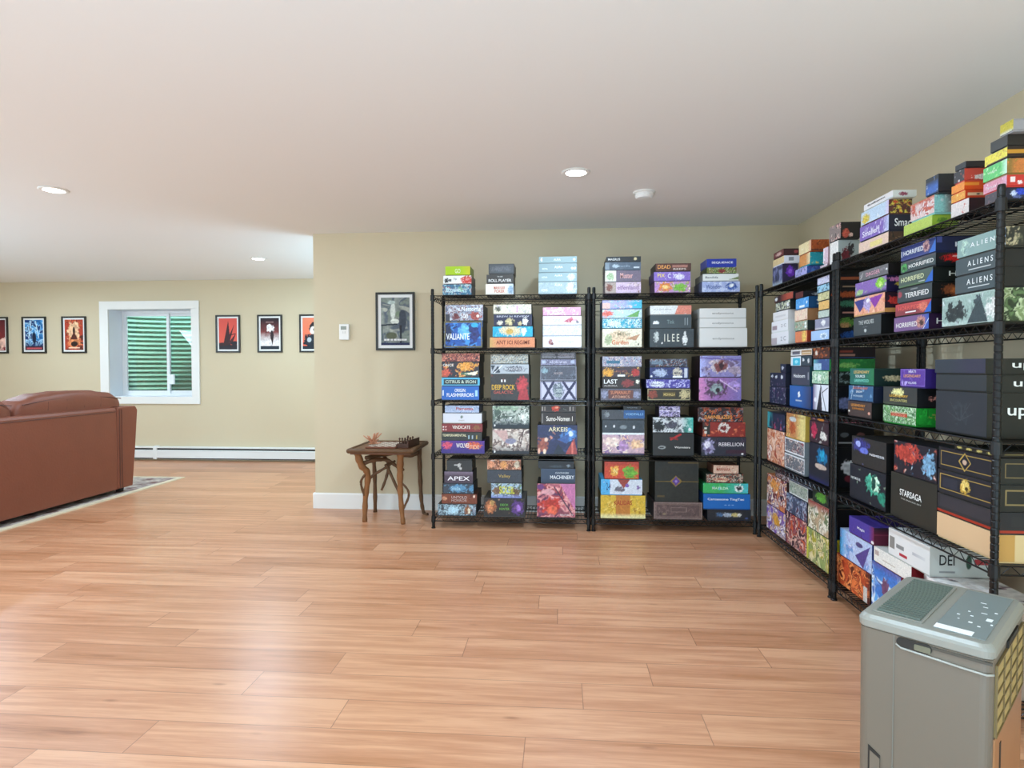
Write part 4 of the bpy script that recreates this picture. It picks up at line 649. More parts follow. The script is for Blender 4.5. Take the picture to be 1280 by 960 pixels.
178 450 560 545|big white box with small grey marks|#eae8ea;r.05,.2,.35,.6,#a08c94|2 C,.75,.5,.3,.3,#a8a4a8|#dfe2de|::,.5,.75,.3,.15,#6a6a6c
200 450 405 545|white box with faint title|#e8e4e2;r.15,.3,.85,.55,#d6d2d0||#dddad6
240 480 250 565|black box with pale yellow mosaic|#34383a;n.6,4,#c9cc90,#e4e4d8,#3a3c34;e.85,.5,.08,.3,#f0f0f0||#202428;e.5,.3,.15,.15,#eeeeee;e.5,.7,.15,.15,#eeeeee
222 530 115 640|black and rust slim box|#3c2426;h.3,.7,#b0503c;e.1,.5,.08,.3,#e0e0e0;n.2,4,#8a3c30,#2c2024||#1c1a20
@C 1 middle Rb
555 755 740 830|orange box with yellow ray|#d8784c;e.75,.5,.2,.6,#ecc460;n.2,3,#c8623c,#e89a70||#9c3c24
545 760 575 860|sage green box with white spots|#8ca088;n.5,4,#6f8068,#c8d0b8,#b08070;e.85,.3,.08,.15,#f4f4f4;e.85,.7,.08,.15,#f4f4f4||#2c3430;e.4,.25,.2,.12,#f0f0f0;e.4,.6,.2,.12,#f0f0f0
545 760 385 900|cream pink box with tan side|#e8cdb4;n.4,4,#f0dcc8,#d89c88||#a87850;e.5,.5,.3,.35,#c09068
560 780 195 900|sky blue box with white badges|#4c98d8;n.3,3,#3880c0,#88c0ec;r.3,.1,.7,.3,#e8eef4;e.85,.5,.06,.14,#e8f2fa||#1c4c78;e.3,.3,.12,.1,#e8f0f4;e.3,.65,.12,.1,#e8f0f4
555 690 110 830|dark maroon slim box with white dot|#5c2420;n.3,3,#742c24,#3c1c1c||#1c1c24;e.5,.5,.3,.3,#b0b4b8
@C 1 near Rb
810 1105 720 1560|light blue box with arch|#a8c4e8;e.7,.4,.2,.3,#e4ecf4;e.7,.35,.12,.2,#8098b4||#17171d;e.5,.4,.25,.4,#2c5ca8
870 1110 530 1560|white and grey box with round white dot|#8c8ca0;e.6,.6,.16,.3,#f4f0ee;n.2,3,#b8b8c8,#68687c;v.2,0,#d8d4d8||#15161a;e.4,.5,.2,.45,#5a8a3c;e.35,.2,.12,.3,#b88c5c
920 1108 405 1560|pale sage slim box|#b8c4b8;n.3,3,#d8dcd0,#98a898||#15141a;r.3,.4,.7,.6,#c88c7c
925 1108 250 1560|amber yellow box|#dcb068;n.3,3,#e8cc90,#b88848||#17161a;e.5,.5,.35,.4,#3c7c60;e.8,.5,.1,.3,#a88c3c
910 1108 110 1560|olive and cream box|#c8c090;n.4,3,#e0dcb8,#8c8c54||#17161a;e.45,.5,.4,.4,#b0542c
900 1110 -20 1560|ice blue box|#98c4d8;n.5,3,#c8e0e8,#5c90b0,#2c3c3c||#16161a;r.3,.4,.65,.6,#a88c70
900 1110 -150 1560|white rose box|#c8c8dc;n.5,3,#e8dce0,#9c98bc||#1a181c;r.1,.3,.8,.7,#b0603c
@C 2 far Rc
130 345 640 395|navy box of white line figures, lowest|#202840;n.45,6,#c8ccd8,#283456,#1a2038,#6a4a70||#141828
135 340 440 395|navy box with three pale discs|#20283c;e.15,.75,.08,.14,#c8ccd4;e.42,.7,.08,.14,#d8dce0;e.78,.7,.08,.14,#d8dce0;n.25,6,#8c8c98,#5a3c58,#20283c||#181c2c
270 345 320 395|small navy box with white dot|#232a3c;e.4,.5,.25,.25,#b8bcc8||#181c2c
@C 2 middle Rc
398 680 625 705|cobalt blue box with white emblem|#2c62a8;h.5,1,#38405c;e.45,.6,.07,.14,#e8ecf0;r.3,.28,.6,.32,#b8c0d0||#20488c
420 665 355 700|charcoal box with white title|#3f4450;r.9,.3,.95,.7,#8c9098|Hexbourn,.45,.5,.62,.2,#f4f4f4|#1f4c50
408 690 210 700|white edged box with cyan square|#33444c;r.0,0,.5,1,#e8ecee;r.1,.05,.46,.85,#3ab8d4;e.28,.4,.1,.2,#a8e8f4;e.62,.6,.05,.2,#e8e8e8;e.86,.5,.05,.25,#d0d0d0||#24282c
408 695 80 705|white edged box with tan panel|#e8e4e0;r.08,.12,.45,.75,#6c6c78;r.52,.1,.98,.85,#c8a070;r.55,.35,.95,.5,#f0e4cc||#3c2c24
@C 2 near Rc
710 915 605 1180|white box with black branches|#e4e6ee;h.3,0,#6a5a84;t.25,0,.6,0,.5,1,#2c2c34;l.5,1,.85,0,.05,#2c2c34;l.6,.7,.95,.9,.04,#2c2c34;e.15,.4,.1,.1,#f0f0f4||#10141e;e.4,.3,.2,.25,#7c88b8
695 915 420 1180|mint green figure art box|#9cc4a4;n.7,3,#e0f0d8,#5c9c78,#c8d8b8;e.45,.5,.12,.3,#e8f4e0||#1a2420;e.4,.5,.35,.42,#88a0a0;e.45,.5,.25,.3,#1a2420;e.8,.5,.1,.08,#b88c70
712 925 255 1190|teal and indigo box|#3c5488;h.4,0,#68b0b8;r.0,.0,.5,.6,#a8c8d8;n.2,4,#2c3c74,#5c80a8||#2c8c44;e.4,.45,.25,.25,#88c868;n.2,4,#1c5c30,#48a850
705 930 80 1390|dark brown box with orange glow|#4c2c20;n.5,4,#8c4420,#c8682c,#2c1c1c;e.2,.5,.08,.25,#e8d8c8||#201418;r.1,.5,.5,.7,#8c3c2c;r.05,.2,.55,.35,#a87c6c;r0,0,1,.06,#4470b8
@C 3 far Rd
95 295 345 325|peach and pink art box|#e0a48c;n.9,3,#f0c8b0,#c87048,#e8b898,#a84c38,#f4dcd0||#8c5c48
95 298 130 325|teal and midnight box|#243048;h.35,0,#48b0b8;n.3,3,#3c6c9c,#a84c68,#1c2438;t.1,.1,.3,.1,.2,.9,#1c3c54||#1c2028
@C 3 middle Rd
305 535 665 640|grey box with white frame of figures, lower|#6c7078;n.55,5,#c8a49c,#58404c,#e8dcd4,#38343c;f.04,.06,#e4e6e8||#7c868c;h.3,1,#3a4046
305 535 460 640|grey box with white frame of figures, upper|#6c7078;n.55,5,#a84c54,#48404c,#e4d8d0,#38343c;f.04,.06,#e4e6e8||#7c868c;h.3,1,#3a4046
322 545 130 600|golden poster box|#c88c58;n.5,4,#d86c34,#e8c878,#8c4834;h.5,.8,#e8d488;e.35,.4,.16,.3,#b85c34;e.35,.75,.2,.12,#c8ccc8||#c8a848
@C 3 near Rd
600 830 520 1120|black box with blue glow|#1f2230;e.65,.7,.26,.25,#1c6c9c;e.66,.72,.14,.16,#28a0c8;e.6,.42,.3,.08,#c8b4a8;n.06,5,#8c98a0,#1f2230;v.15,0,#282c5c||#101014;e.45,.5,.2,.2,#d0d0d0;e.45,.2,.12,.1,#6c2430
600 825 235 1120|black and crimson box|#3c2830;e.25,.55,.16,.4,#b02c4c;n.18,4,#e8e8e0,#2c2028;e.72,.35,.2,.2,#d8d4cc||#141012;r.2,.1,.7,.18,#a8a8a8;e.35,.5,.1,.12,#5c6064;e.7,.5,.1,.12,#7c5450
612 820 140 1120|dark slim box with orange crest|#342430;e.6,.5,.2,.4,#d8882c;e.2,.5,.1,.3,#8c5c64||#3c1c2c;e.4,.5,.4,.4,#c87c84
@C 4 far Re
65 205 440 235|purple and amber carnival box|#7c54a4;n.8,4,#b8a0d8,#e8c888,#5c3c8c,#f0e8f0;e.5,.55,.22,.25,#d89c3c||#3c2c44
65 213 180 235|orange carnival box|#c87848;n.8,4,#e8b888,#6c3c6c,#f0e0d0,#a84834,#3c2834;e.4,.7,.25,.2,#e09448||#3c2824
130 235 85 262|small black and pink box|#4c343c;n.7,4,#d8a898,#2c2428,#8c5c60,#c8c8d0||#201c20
@C 4 middle Re
210 375 510 395|crimson battle art box|#8c4050;n.8,4,#c85c3c,#5c2c40,#e8b8a8,#3c2834||#24181c
220 375 345 395|navy creature art box|#44485c;n.7,3,#2c3044,#68708c,#a8b0c0,#5c3c4c||#181c28
235 385 232 400|cream and grey monster box|#a8aca0;n.6,4,#dcdcc8,#6c6c68,#8ca088;f.03,.05,#e4e8ec||#24282c
240 420 155 440|slim black and white box|#3c3c44;n.6,5,#c8c8c8,#2c2c34,#8c90b8||#202024
@C 4 near Re
385 548 640 720|yellow green creature box|#8c9c5c;n.8,3,#c8cc8c,#5c6c40,#e0d0a0,#a8a038;h.12,0,#d8d038||#141414;r0,0,.3,1,#c8c030
390 550 395 720|cream and red creature box|#b89c7c;n.8,3,#e0d4b4,#8c7c58,#f0e8d8,#6c7c58;v.7,1,#8c2c2c||#141214
400 550 245 720|black box with green creature|#24281e;e.55,.5,.35,.38,#5c9c34;n.12,4,#88c058,#24281e||#101010;r.1,.1,.8,.25,#4c5450
@D 0 far Rf
70 230 385 540|white box with dark red side figure|#e4e0da;n.15,3,#c8c4b8,#f4f2ee||#a8b0ac;e.4,.3,.25,.45,#6c1c28;e.6,.6,.14,.3,#2c2428
55 270 95 550|black framed grey pink box|#8c7c78;n.5,3,#d8c8b8,#5c4c50,#e0b0a8,#2c2828||#1c1a18;e.25,.3,.2,.3,#b8503c;e.5,.2,.1,.15,#e0b8a8
@D 0 second Q
330 645 555 775|cream pink slim box|#e8c8b4;n.2,3,#f0dcc8,#e0b0c0;r.4,.2,.8,.7,#ecd88c||#4c3428;n.4,3,#8c6c4c,#2c2420
340 648 385 825|purple and white box|#8468b8;n.3,3,#6c48a0,#c8b8e0,#e8e4f4;h.8,1,#c8d0f0|Smallerl,.4,.4,.6,.4,#f4f0fc|#1c1c30|Smack,.7,.5,.9,.5,#f4f4f4
350 648 235 830|pale blue box with yellow splash|#c4d8ec;e.18,.4,.16,.4,#d8c048;n.15,3,#e8f0f8,#a8c4e0;h.85,1,#d8c8e8||#5c2c28;n.6,4,#c84c2c,#d8c84c,#3c2c28
375 690 140 840|white box with black lettering|#ece8e8;v.3,0,#dce8f0|Bodkemm,.45,.6,.6,.3,#2c2c30|#d8d8d0;e.45,.4,.2,.3,#8c3c54
@D 0 third Rg
60 395 685 450|lime green wide box|#b8cc5c;n.15,3,#a8bc48,#cce084;r0,0,1,.08,#8ca838||#98b838;e.4,.5,.2,.3,#5c8c2c
130 420 465 575|white and orange brush art box|#e0c8c4;n.6,3,#e8e4e8,#c8583c,#a86c70,#f0dcd4;v.75,1,#c8603c||#8ccac4;h.3,.8,#7c2430;n.25,3,#5c1820,#c8dcd8
290 465 235 590|blue and black box|#3c68b8;v.4,.8,#2c2e34;n.25,4,#88a8e0,#284880,#dce4f0;f.0,.05,#24262a||#24262a;n.1,3,#5c6068,#24262a
@D 0 fourth Rh
50 300 835 375|white and red slim box|#e0d4d0;n.3,3,#e8ecec,#c85c4c,#f0e4e0||#2c1c20
50 255 745 440|orange box with yellow picture|#e89c2c;n.35,4,#f0b848,#d8781c,#f4d070||#c8401c;r.1,.35,.7,.65,#d8b088;e.45,.5,.06,.12,#2c2c2c
50 245 640 440|plain orange box|#ee8c1c;n.1,3,#f49a30,#e07c14||#dc4c14;r0,.5,.5,.9,#f09030
75 232 490 435|black and white box with red side|#2c2426;n.4,3,#e8e4e4,#342c30,#a84c38||#c84838;e.7,.25,.4,.25,#d8cfc8
90 225 415 435|black slim box on orange games|#2a2628||#262224
@D 0 nearest Rh
450 735 715 1100|dark box with bright blue side|#3c2c34;n.3,4,#8c5c5c,#2c2430||#1c2034;e.6,.65,.35,.3,#2c48c0;e.25,.5,.1,.25,#c8d0e8;e.35,.2,.15,.15,#5c689c
430 805 540 1100|rose pink box with red side|#d88ca0;n.3,3,#e0a0ac,#c8708c,#ecccd8;h.75,1,#dca8c0|Patissia,.35,.45,.45,.3,#f4e4ec|#c8342c;r.1,.3,.25,.85,#f0dcd8;e.4,.3,.08,.2,#f0dcd8
425 800 345 1100|leaf green box|#5cc468;n.35,3,#48b058,#8cdc78,#b8e8a8;h.75,1,#c8ecd8|Verdigris,.4,.5,.4,.24,#e4f8dc|#8c6c34;h.1,.3,#c8783c;n.3,4,#4c8c34,#d8803c
440 800 205 1100|bright yellow box|#e8d83c;n.3,4,#f0e468,#c8a42c;r.1,0,1,.14,#5c4c20||#2c1c14;r0,.35,1,.75,#c88c2c
505 810 168 1100|thin black box|#2c2820||#24201c
615 820 60 1100|grey box with yellow front, topmost of all|#c8b82c;v.3,0,#d8dcd0;n.3,3,#dccc40,#98942c||#9c9898;r.6,.4,.9,.7,#6c4c50;v.8,1,#8c8888
@D 1 far Ri
250 590 600 735|slate box with white title|#3c4244;e.45,.25,.05,.1,#c8ccc8|THE WOLVES,.48,.7,.55,.22,#c8ccc8^ACORN,.45,.45,.16,.06,#8c9090|#0c0c0c
255 635 335 765|peach and violet winged art box|#e8a888;n.4,3,#f0c4a4,#d88868;t.0,.85,.5,.9,.2,.2,#3c3c84;t.5,.85,.95,.95,.7,.3,#8c3ca0;e.45,.55,.13,.42,#b0a0cc;e.47,.75,.06,.12,#eee8f4;r0,0,1,.07,#c89860||#2c1824;e.4,.6,.35,.3,#c83c34;r0,0,1,.2,#c88c4c
265 655 135 775|violet and green monster box|#8868b0;n.3,4,#c8b8d8,#6c4c98,#a8c8a0;e.82,.6,.16,.4,#88c83c;e.82,.55,.06,.2,#c8e888;e.15,.25,.14,.25,#a8c888;v.2,0,#283058||#1c1438;e.4,.75,.4,.2,#c878a8;e.3,.45,.15,.14,#b8a03c;r.6,.2,.8,.35,#c8c8c8
310 675 -10 800|grey box with pink title|#6c6a6c;n.3,3,#58585a,#8c888c;e.95,.5,.03,.12,#f0f0f0;l.05,.2,.14,.8,.06,#d8d8cc|DAGGER,.5,.5,.48,.4,#e4a8b8|#17110f
@D 1 middle Rj
45 350 765 600|red violet monster game box|#7c5c8c;h.75,1,#2c5cb8;e.78,.5,.14,.42,#c88c80;e.8,.45,.07,.2,#4c3434;l.85,.0,1,.7,.05,#d8e4f0|HORRIFIED,.38,.42,.62,.34,#f4f0ec|#2c1434;r.05,.2,.3,.8,#2c1434|HORRIFIED,.62,.5,1.0,.4,#d8d8d0
55 370 640 600|red monster game box|#8c3c44;v.3,1,#c84c4c;e.78,.5,.14,.4,#d87864;t.82,0,1,0,1,.9,#2c64c0;r.3,.2,.6,.26,#f4f0f0|HORRIFIED,.4,.6,.6,.34,#e86c60|#141012;e.3,.5,.14,.3,#7c1c24
70 378 500 600|charcoal monster game box titled TERRIFIED|#3c4448;e.08,.6,.06,.25,#a84854;r.4,.82,.6,.9,#8c9090|TERRIFIED,.58,.45,.68,.36,#f4f4f0|#12100e;e.38,.5,.25,.42,#8c4c2c;e.4,.5,.12,.2,#c8743c|T,.92,.4,.1,.3,#e8e8e0
80 385 365 600|olive green monster game box|#4c5c54;v.3,1,#56665c;v.2,0,#5c7c54;t.78,0,1,0,1,.85,#2c64c0;r.6,.15,.78,.22,#dce4dc|HORRIFIED,.42,.55,.68,.36,#e4e8b8|#141814|HORRIFIED,.75,.5,1.0,.35,#e8e8dc
95 410 245 600|dark grey monster game box with green ghost|#3e4a4c;e.1,.45,.1,.4,#58b05c;e.1,.4,.05,.2,#2c5c34;r.45,.78,.62,.88,#8c9494;v.8,1,#5c5458|HORRIFIED,.6,.45,.7,.36,#eef0ec|#101418;e.4,.55,.3,.4,#c81c1c;e.3,.68,.05,.08,#f0b0a8
95 410 88 600|navy blue monster game box, topmost|#2c3878;v.2,0,#48508c;e.74,.55,.11,.42,#c89c98;e.74,.52,.06,.2,#6c3c50;t.82,0,1,0,1,.9,#3c70c8;r.02,.3,.04,.7,#e8ecf4|HORRIFIED,.38,.5,.58,.34,#f0f2f8|#161e44;r.02,.6,.1,1,#48508c|HORRIFIED,.85,.45,1.1,.34,#d8dce4
@D 1 near S5
168 655 510 1000|large box of black monster silhouettes in mist|#9cb4ac;v.2,0,#c8d8d0;n.25,4,#5c6c6c,#c8d4d4;e.25,.4,.2,.3,#2c3434;e.15,.62,.05,.22,#2c3434;e.33,.65,.05,.2,#2c3434;t.45,0,.8,0,.66,.95,#3c484c;e.62,.7,.06,.2,#3c484c;e.88,.45,.14,.35,#dcdcd8;f.0,.03,#b8c8c0||#2c3420;n.8,3,#5c7448,#2c3820,#b8c498,#7c8c5c
268 655 350 1000|dark grey box titled ALIENS, lower|#465256;r.3,.22,.75,.28,#e8ecec|A L I E N S,.55,.6,.55,.34,#f0f4f4|#181a18
270 655 195 1000|dark grey box titled ALIENS, upper|#465256;r.3,.18,.78,.24,#e8ecec|A L I E N S,.56,.6,.55,.34,#f0f4f4|#1a1b1a|AL,.5,.55,.4,.3,#d8dcd8
280 710 10 1000|pale green grey box titled ALIEN|#8ca8a4;e.18,.5,.1,.42,#b8d4c4;e.2,.4,.06,.3,#8ca8a4;h.85,1,#a8c0e0|A L I E N,.55,.55,.5,.26,#f4f8f8|#2c2c24;n.6,3,#5c5c44,#b8a884,#2c2c24
@D 2 far S1
225 440 620 600|brown card game box with orange lettering|#4a3c38;n.2,3,#5c4c44,#3c302c;e.05,.3,.04,.08,#f0ece0;e.9,.3,.05,.1,#e8a890|LEGENDARY,.45,.75,.6,.16,#e89c4c^EXPANSION,.45,.52,.5,.14,#d88c3c|#0f0f10;r.5,.25,.85,.35,#a8a8a0
230 455 468 600|steel blue card game box|#3c648c;n.3,3,#2c4c74,#7ca4c8;l.1,0,.2,1,.05,#d8e4ec|LEGENDARY,.5,.85,.6,.15,#e07c58^SNOW,.45,.6,.25,.14,#f0f4f4^WONDERS,.4,.3,.4,.12,#c8dcec|#141c34;e.5,.55,.25,.2,#c8847c
240 462 300 705|teal green card game box|#2c6c60;h.6,1,#2c7c4c;n.15,3,#205048,#48907c|LEGENDARY,.5,.78,.65,.18,#e0c078^SOURCE,.45,.52,.4,.16,#e8f0ec^GREENWOOD,.5,.25,.6,.18,#8ce4d0|#142c28;e.35,.42,.18,.18,#c8b890
@D 2 middle S1
550 850 668 1050|green jungle card game box|#5c8c54;n.8,4,#8cc07c,#2c5c34,#d0e8c8,#487c44;r.25,.4,.75,.6,#b84c34|LEGENDARY,.5,.62,.5,.12,#e8d0b0^JUNGLE,.5,.45,.4,.12,#f0a488|#1c8c2c;n.3,3,#28a838,#146c20;e.55,.5,.3,.22,#a0984c
550 860 482 1050|charcoal card game box with pale moon|#3c3e3c;e.45,.7,.2,.25,#e4e09c;v.15,0,#44503c|LEGENDARY,.48,.5,.55,.14,#e0b03c^ENCOUNTERS,.48,.25,.5,.14,#c8c078|#141416;e.5,.45,.3,.2,#c88478
705 935 305 1050|purple card game box|#5c3c98;n.35,3,#7c5cc0,#40287c,#b8a8e0;f.0,.04,#8c70c8|LEGENDARY,.5,.6,.7,.16,#e8a878^MULTI,.5,.85,.3,.14,#e4e0f4^VILLAINS,.5,.2,.34,.14,#e4e4f4|#34206c;l.6,0,.9,1,.06,#7c5cc0
@D 2 near S2
225 695 530 1400|large black box with faint sunburst|#30343a;e.5,.45,.18,.3,#343a40;l.5,.3,.5,.85,.012,#4a4f54;l.5,.3,.3,.75,.012,#4a4f54;l.5,.3,.7,.75,.012,#4a4f54;l.5,.3,.25,.5,.012,#4a4f54;l.5,.3,.75,.5,.012,#4a4f54||#1d1f1a|uprising,.72,.58,.9,.32,#f0f0ea
222 690 362 1400|black box with side lettering, middle|#33383c||#1f211c|uprising,.8,.45,.9,.6,#f0f0ea
210 680 208 1400|dark blue grey box with side lettering|#363d46;h.3,.7,#38384a||#1f211c|uprising,.79,.52,.9,.6,#f0f0ea
@D 3 far S3
218 495 405 545|black box with green spectral horseman|#20242e;e.65,.6,.2,.32,#48a88c;n.12,4,#c8e8c8,#20242e;e.72,.62,.12,.22,#c8ecd0;e.68,.62,.06,.2,#1c4c44;e.9,.3,.1,.2,#2c8c74|HORDE,.18,.6,.28,.07,#d8dcdc|#0c0c0c
230 500 155 560|black box with violet creature|#302e2c;e.28,.72,.26,.25,#3c3c84;n.12,4,#8c94e0,#302e2c;e.2,.75,.08,.12,#a8b0ec;e.38,.55,.14,.12,#6c78d0|NEMESIS,.75,.48,.4,.08,#e8e8ec|#0c0c0c
@D 3 middle S3
548 905 490 935|large olive black box with white title|#2e2e28|STARSAGA,.46,.6,.48,.14,#f4f4f0^THE ENDLESS SKY,.47,.46,.45,.03,#b8b8b0|#0e0e0c
570 905 200 950|black box with fire and ice portraits|#24222c;e.35,.65,.32,.32,#b84438;n.3,4,#e87858,#8c2c34,#f0c8b8;e.82,.45,.14,.42,#7ca8c8;n.15,5,#c8e0ec,#3c5c7c,#24222c;t.4,.1,.7,.1,.6,.6,#24222c;v.1,.0,#24222c||#14141a
@D 3 near S4
192 662 775 1100|natural wood coloured box|#dfba90||#dcc08c;h.02,0,#c89850;r0,0,.2,1,#c89850
200 662 605 1100|charcoal box with red bottom edge|#2c2c30;r.05,.3,.95,.9,#38363c;r0,0,1,.12,#a8321c||#202226;r.15,.3,1,.8,#26282a;r0,0,1,.12,#a8321c
205 662 398 1100|black box with gold frame and gold badge|#24262e;f.16,.045,#b8984c;r.1,.25,.35,.7,#2c303c;e.48,.5,.09,.36,#c8a03c;e.48,.55,.06,.22,#ecd078;e.5,.45,.03,.1,#4c3c18||#1e201c;f.2,.04,#8c784c;e.6,.5,.3,.2,#2a2c28
210 662 200 1100|black box with gold frame and gold diamond|#22242c;f.16,.045,#b8984c;d.46,.5,.42,.07,#b8984c;e.46,.5,.04,.12,#c8a890||#1e201c;f.2,.04,#8c784c
330 640 90 1100|slim black box with four gold badges|#24241c;e.12,.5,.07,.3,#d0c070;e.36,.5,.07,.3,#d0c070;e.6,.5,.07,.3,#d0c070;e.85,.5,.07,.3,#d0c070;f.0,.08,#5c5838||#241c14;r.1,.35,.35,.65,#8c7c44;f.0,.05,#4c4834
@D 4 far Rm
60 385 672 410|orange flame art box|#b84824;n.85,3,#e0743c,#8c2c18,#f09050,#5c1c14;r.82,.0,.92,.5,#c8c0b8;h.92,1,#2c2024||#241c1c
100 400 375 435|ice blue mountain art box|#b8c8e8;h.3,0,#38a0d8;n.4,3,#e4e8f8,#a0a8d8,#6c98d0;t.5,.3,.95,.9,.75,.0,#54448c;e.62,.75,.12,.1,#4c4478;n.06,5,#ffffff,#b8c8e8||#2c3c78
190 420 200 590|violet box with crimson side|#4c3c98;n.25,3,#5c48a8,#3c2c78;h.8,1,#7c2450;e.95,.1,.06,.1,#f0ece8|Magia,.5,.5,.3,.2,#e8e4f4|#5c1430;v.6,1,#1c1c30;r0,.55,1,.6,#7c2c48
@D 4 middle Rm
412 690 700 940|blue comic art box|#3c78c8;n.7,3,#88b8f0,#2c4c98,#e0ecf8,#58a0e0;v.85,1,#5c5ca0;e.5,.6,.14,.2,#6c4464||#8c1c28;e.6,.4,.4,.4,#eeeae6
432 795 590 960|white box with small faded print|#eae6de;n.08,5,#b8a8a0,#eae6de;r.03,.45,.14,.8,#b8a49c;r.25,.3,.6,.4,#c8bcb0||#7c1c24;e.7,.3,.4,.35,#f0ece8
590 980 390 1580|long white box with red stripe|#e8e6e4;r.03,.25,.16,.7,#8c8884;r.2,.35,.4,.5,#8c8c8c;r.28,.12,.48,.22,#b83040;r.6,.4,.9,.5,#b0b0b8;h.5,1,#e0e2e0||#c0c2bc;e.62,.5,.05,.3,#2c4c3c;r.7,.4,1,.6,#a83038;r.15,.1,.4,.16,#8c8c8c|DEI,.27,.55,.24,.36,#1c1c1c
@D 4 near Rn
150 800 1010 1200|white box with ink drawing lid|#e6e2e0;n.3,3,#c8c4c4,#3c2c34||#a08c7c
'''
LABN = ['lowest', 'second from bottom', 'third from bottom', 'fourth from bottom', 'fifth from bottom', 'sixth from bottom', 'seventh from bottom']
SHN = ['top shelf', 'second shelf', 'middle shelf', 'fourth shelf', 'bottom shelf']
UN = dict(A='left rack', B='centre rack', C='corner rack', D='right rack')
XF, YFR = 2.436, .018
def parse():
    out = []
    for ln in DATA.strip().split('\n'):
        if ln[0] == '@': u, lv, st, fr = ln[1:].split(); out.append((u, int(lv), st, fr, []))
        else: out[-1][4].append(ln.split('|'))
    return out
NB = 0
placed = []
for u, lv, st, fr, rows in parse():
    ox, oy, k = FR[fr]; z = LEV[lv]+.0005; n = len(rows)
    for i, row in enumerate(rows):
        nums = list(map(float, row[0].split())); desc, front = row[1], row[2]
        txt = row[3] if len(row) > 3 else ''; side = row[4] if len(row) > 4 and row[4] else front.split(';')[0]; stxt = row[5] if len(row) > 5 else ''
        px0, px1, py = ox+nums[0]/k, ox+nums[1]/k, oy+nums[2]/k
        if u in 'AB':
            yf = YFR; P = un(px1, py, 1, yf); z1 = P.z; x1 = P.x; x0 = un(px0, py, 1, yf).x
            if z1 < z+.015: z1 = z+.045
            if lv: z1 = min(z1, LEV[lv-1]-.0385)
            D = min(.36, max(.2, x1-x0)); y1 = yf+D
            faceX = (x0 if u == 'B' else x1)
            B3 = (x0, yf, z, x1, y1, z1)
        else:
            P = un(px1, py, 0, XF); y0 = P.y; z1 = P.z; y1 = un(px0, 480, 0, XF).y
            if z1 < z+.012: z1 = z+.04
            if lv: z1 = min(z1, LEV[lv-1]-.0385)
            y0 = max(y0, -1.2305 if u == 'C' else -2.4515)
            x1 = min(2.822, max(XF+(.24 if lv else .10), un(ox+nums[3]/k, 480, 1, y0).x))
            for q in placed:                        # neighbours of the same shelf never share space
                if q[0] == u and q[1] == lv and q[2] != st and q[3][2] < z1-.001 and q[3][5] > z+.001 and y1 > q[3][1]-.003: y1 = q[3][1]-.003
            if y1-y0 < .06: y0 = y1-.06
            B3 = (XF, y0, z, x1, y1, z1)
        placed.append((u, lv, st, B3))
        x0, y0, zz0, x1, y1, zz1 = B3; W, D, H = x1-x0, y1-y0, zz1-zz0; cell = .0046 if u in 'AB' else (.0040 if u == 'C' else .0025)
        O = Vector(((x0+x1)/2, (y0+y1)/2, zz0)); hx, hy = W/2, D/2
        NB += 1; seed = NB*1.37; pl = side.split(';')[0]
        V = Vector; HF = H; LG = min(.006, H*.12); e_ = .0035
        trays = [(V((-hx+e_, -hy+e_, 0)), V((W-2*e_, 0, 0)), V((0, 0, LG)), pl, 1, 1), (V((-hx+e_, hy-e_, 0)), V((0, -D+2*e_, 0)), V((0, 0, LG)), pl, 1, 1), (V((hx-e_, -hy+e_, 0)), V((0, D-2*e_, 0)), V((0, 0, LG)), pl, 1, 1), (V((hx-e_, hy-e_, 0)), V((-W+2*e_, 0, 0)), V((0, 0, LG)), pl, 1, 1), (V((-hx+e_, hy-e_, 0)), V((W-2*e_, 0, 0)), V((0, -D+2*e_, 0)), pl, 1, 1)]
        fr_ = (V((-hx, -hy, LG)), V((W, 0, 0)), V((0, 0, H-LG))); lf = (V((-hx, hy, LG)), V((0, -D, 0)), V((0, 0, H-LG)))
        rt = (V((hx, -hy, LG)), V((0, D, 0)), V((0, 0, H-LG))); bk = (V((hx, hy, LG)), V((-W, 0, 0)), V((0, 0, H-LG)))
        tp_ = (V((-hx, -hy, H)), V((W, 0, 0)), V((0, D, 0))); bt = (V((-hx, hy, LG)), V((W, 0, 0)), V((0, -D, 0)))
        big = 1.0
        if u in 'AB': fs = [fr_+(front, cell, seed), lf+(side, .02, seed+1), rt+(side, .02, seed+2)]; main, sec = fr_, (rt if u == 'A' else lf)
        else: fs = [lf+(front, cell, seed), fr_+(side, cell, seed+1), rt+(pl, big, 1)]; main, sec = lf, fr_
        lid = pl
        if 'ink drawing' in desc: lid = '#e8e4e2;n.45,5,#3c2834,#1c1820,#8c5c74,#e8e4e2'
        if u in 'AB' or lv < 3: fs += [tp_+(lid, big, 1)]
        else: fs += [tp_+(lid if ';' in lid else front.split(';')[0], .006 if ';' in lid else big, 3)]
        fs += [bk+(pl, big, 1), bt+(pl, big, 1)]+trays
        nm = 'card_game_box' if 'card game' in desc else 'board_game_box'
        o = grid_mesh(nm, fs, CARD, None, O)
        pos = 'only one' if n == 1 else ('topmost' if i == n-1 else LABN[i])
        lb = '%s, %s, %s stack, %s, %s' % (desc, pos, st, SHN[lv], UN[u])
        if len(lb.split()) > 16: lb = lb.replace(' from bottom', ' up')
        if len(lb.split()) > 16: lb = lb.replace(', '+SHN[lv]+', ', ', '+['top', 'second', 'middle', 'fourth', 'bottom'][lv]+' shelf ', 1).replace(' with a ', ' with ').replace(' of a ', ' of ').replace(' in a ', ' in ').replace('large ', '')
        if len(lb.split()) > 16: print('LONG', len(lb.split()), lb)
        tag(o, lb, 'game box', 'boxed games stacked on the wire shelving')
        if txt: lettering(txt, main[0], main[1], main[2], o)
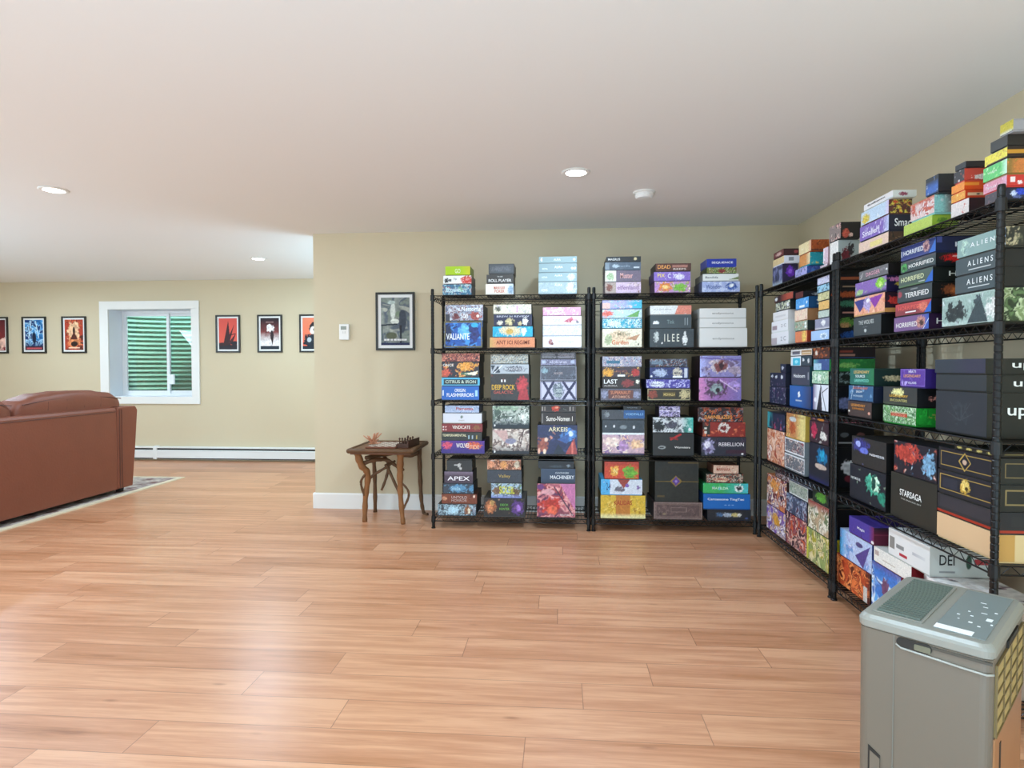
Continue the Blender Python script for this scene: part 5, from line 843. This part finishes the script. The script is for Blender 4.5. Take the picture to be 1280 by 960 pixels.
        if stxt: lettering(stxt, sec[0], sec[1], sec[2], o)
        for c in o.children: c.matrix_parent_inverse = Matrix.Identity(4)
        z = zz1+.0006
# ------------------------------------------------------------------ dehumidifier
dh = thing('dehumidifier', (1.7045, -3.035, 0), -.7465, 'large grey portable dehumidifier standing in front of the nearer right shelving unit', 'dehumidifier')
A, B, HZ = .2753, .411, .62
bodym = mat('warm_grey_plastic', '#706659', .42, var=.01, vscale=3); topg = mat('satin_top_grey', '#8f8d84', .35); drk = mat('dark_recess', '#24211c', .6); grl = mat('grille_green_grey', '#69736a', .45); lite = mat('label_white', '#f4f4f2', .4)
def rrect(x0, y0, x1, y1, r, n=6):
    o = []
    for cx, cy_, a0 in ((x1-r, y0+r, -90), (x1-r, y1-r, 0), (x0+r, y1-r, 90), (x0+r, y0+r, 180)):
        for k in range(n+1): a = math.radians(a0+90*k/n); o.append((cx+r*math.cos(a), cy_+r*math.sin(a)))
    return o
def loft(rings):
    b = MB(); n = len(rings[0][0])
    for pts, z in rings: b.v += [(p[0], p[1], z) for p in pts]
    for i in range(len(rings)-1):
        for k in range(n): b.f.append((i*n+k, i*n+(k+1) % n, (i+1)*n+(k+1) % n, (i+1)*n+k))
    b.f.append(tuple(range(n))[::-1]); b.f.append(tuple((len(rings)-1)*n+k for k in range(n))); return b
R1 = lambda d, r: rrect(d, d, A-d, B-d, r)
casing = loft([(R1(.012, .02), .03), (R1(.006, .022), .04), (R1(.004, .022), HZ-.032)]).build('casing', bodym, dh); 
md = casing.modifiers.new('b', 'BEVEL'); md.width = .002; md.limit_method = 'ANGLE'
loft([(R1(.003, .022), HZ-.031), (R1(.001, .024), HZ-.029), (R1(.0, .025), HZ-.014), (R1(.003, .025), HZ-.008), (R1(.010, .022), HZ-.001), (R1(.016, .018), HZ)]).build('top_cover', topg, dh, smooth=False)
top = dh.children[-1]
# louvered outlet
g0x, g1x, g0y, g1y = .034, .126, .040, B-.045
fr = MB().box(g0x, g0y, HZ, g1x, g1y, HZ+.0012).build('outlet_recess', drk, top)
n = 22; lv = MB()
for k in range(n):
    y = g0y+(g1y-g0y)*(k+.5)/n; lv.box(g0x, y-.0034, HZ+.001, g1x, y+.0034, HZ+.006)
for x in (g0x+.032, g0x+.064): lv.box(x-.002, g0y, HZ+.001, x+.002, g1y, HZ+.0035)
lv.build('outlet_louvers', grl, top)
b = MB(); bw = .007
b.box(g0x-bw, g0y-bw, HZ, g1x+bw, g0y, HZ+.003).box(g0x-bw, g1y, HZ, g1x+bw, g1y+bw, HZ+.003).box(g0x-bw, g0y, HZ, g0x, g1y, HZ+.003).box(g1x, g0y, HZ, g1x+bw, g1y, HZ+.003); b.build('outlet_border', topg, top, bevel=.001)
pn = MB().box(.155, .03, HZ, A-.022, B-.03, HZ+.0015).build('control_panel', mat('touch_panel', '#828a88', .25), dh, bevel=.001)
MB().box(.155, .034, HZ+.0016, .228, .062, HZ+.0024).build('white_sticker', lite, pn)
icons = MB()
for u, v, w_, h_ in ((.175, .16, .006, .006), (.182, .13, .004, .004), (.20, .17, .006, .005), (.205, .12, .008, .008), (.215, .21, .012, .003), (.232, .16, .012, .02), (.238, .23, .006, .006), (.21, .26, .01, .003), (.225, .105, .006, .006), (.19, .20, .005, .005), (.245, .135, .004, .008), (.2, .29, .012, .003)):
    icons.box(u, v, HZ+.0016, u+w_, v+h_, HZ+.0020)
icons.build('touch_icons', mat('icon_white', '#f6fafa', .3), pn)
# handle slot on the wide face (local y=0), seams and lower recess
def pill(x0, x1, z0, z1, y0, y1): return MB().prism([(p[0], p[1]) for p in rrect(x0, z0, x1, z1, (z1-z0)/2-.0005)], 1, y0, y1)
hz = .562
sl_ = MB().prism([(p[0], p[1]) for p in rrect(.088, hz+.002, .160, hz+.024, .0105)], 1, .0005, .006).build('handle_recess', drk, dh)
MB().box(.152, .0015, .578, A-.004, .0055, .584).build('painted_gap_shadow', mat('gap_shadow_brown', '#4b463d', .6), dh)  # raised dark strip, the gap's shadow put into its colour
MB().prism([(p[0], p[1]) for p in rrect(.125, hz+.004, .158, hz+.018, .003)], 1, -.001, .004).build('handle_inner', mat('inner_olive', '#6d6a56', .5), sl_)
MB().tube([(.087, .002, hz+.006), (.098, .001, hz-.001), (.15, .001, hz-.003), (.22, .001, hz-.006), (.262, .002, hz-.007), (A-.002, .012, hz-.006)], .0026, 8).build('handle_lip', mat('pale_lip', '#a3a299', .35), dh, smooth=True)
MB().box(.0815, .0028, .04, .0835, .0048, HZ-.033).build('panel_seam', mat('seam_grey', '#77756c', .6), dh)
MB().prism([(.030, .15), (.030, .296), (.056, .279), (.056, .15)], 1, .0025, .0046).build('hose_recess', drk, dh)
MB().prism([(.034, .15), (.034, .284), (.056, .272), (.056, .15)], 1, .0015, .0042).build('hose_door', bodym, dh)
dh.location.z = 0
lettering('EEVA,.5,.5,1,1,#2b2a26', Vector((.126, .0035, .290)), Vector((.055, 0, 0)), Vector((0, 0, .014)), dh, 'badge_lettering')
o = dh.children[-1]; o.matrix_parent_inverse = Matrix.Identity(4)
# side face (local x=A): filter grille above a tan lower panel with a slot
X = A-.003
MB().box(X-.004, .035, .408, X+.001, B-.03, HZ-.052).build('air_filter', mat('filter_tan', '#b59b62', .8, bump=(.4, 200), var=.12, vscale=80), dh)
gl = MB()
for k in range(5): y = .035+(B-.065)*k/4; gl.box(X, y-.0018, .408, X+.004, y+.0018, HZ-.052)
for k in range(6): z = .408+(HZ-.052-.408)*k/5; gl.box(X, .035, z-.0015, X+.004, B-.03, z+.0015)
gl.build('grille_bars', mat('bar_brown', '#7a6740', .5), dh)
MB().box(X-.004, .03, .05, X+.0012, B-.03, .404).build('lower_panel', mat('tan_panel', '#a8764e', .3, var=.15, vscale=12), dh, bevel=.002)
MB().box(X+.001, .085, .20, X+.0022, .100, .375).build('panel_slot', drk, dh)
MB().prism([(.16, HZ-.050), (.29, HZ-.048), (.30, HZ-.036), (.17, HZ-.036)], 0, X-.001, X+.0035).build('side_handle', drk, dh)
for x in (.05, A-.05):
    for y in (.05, B-.05): MB().lathe([(0, 0), (.014, 0), (.014, .032), (0, .032)], x, y, 12).build('caster', drk, dh)
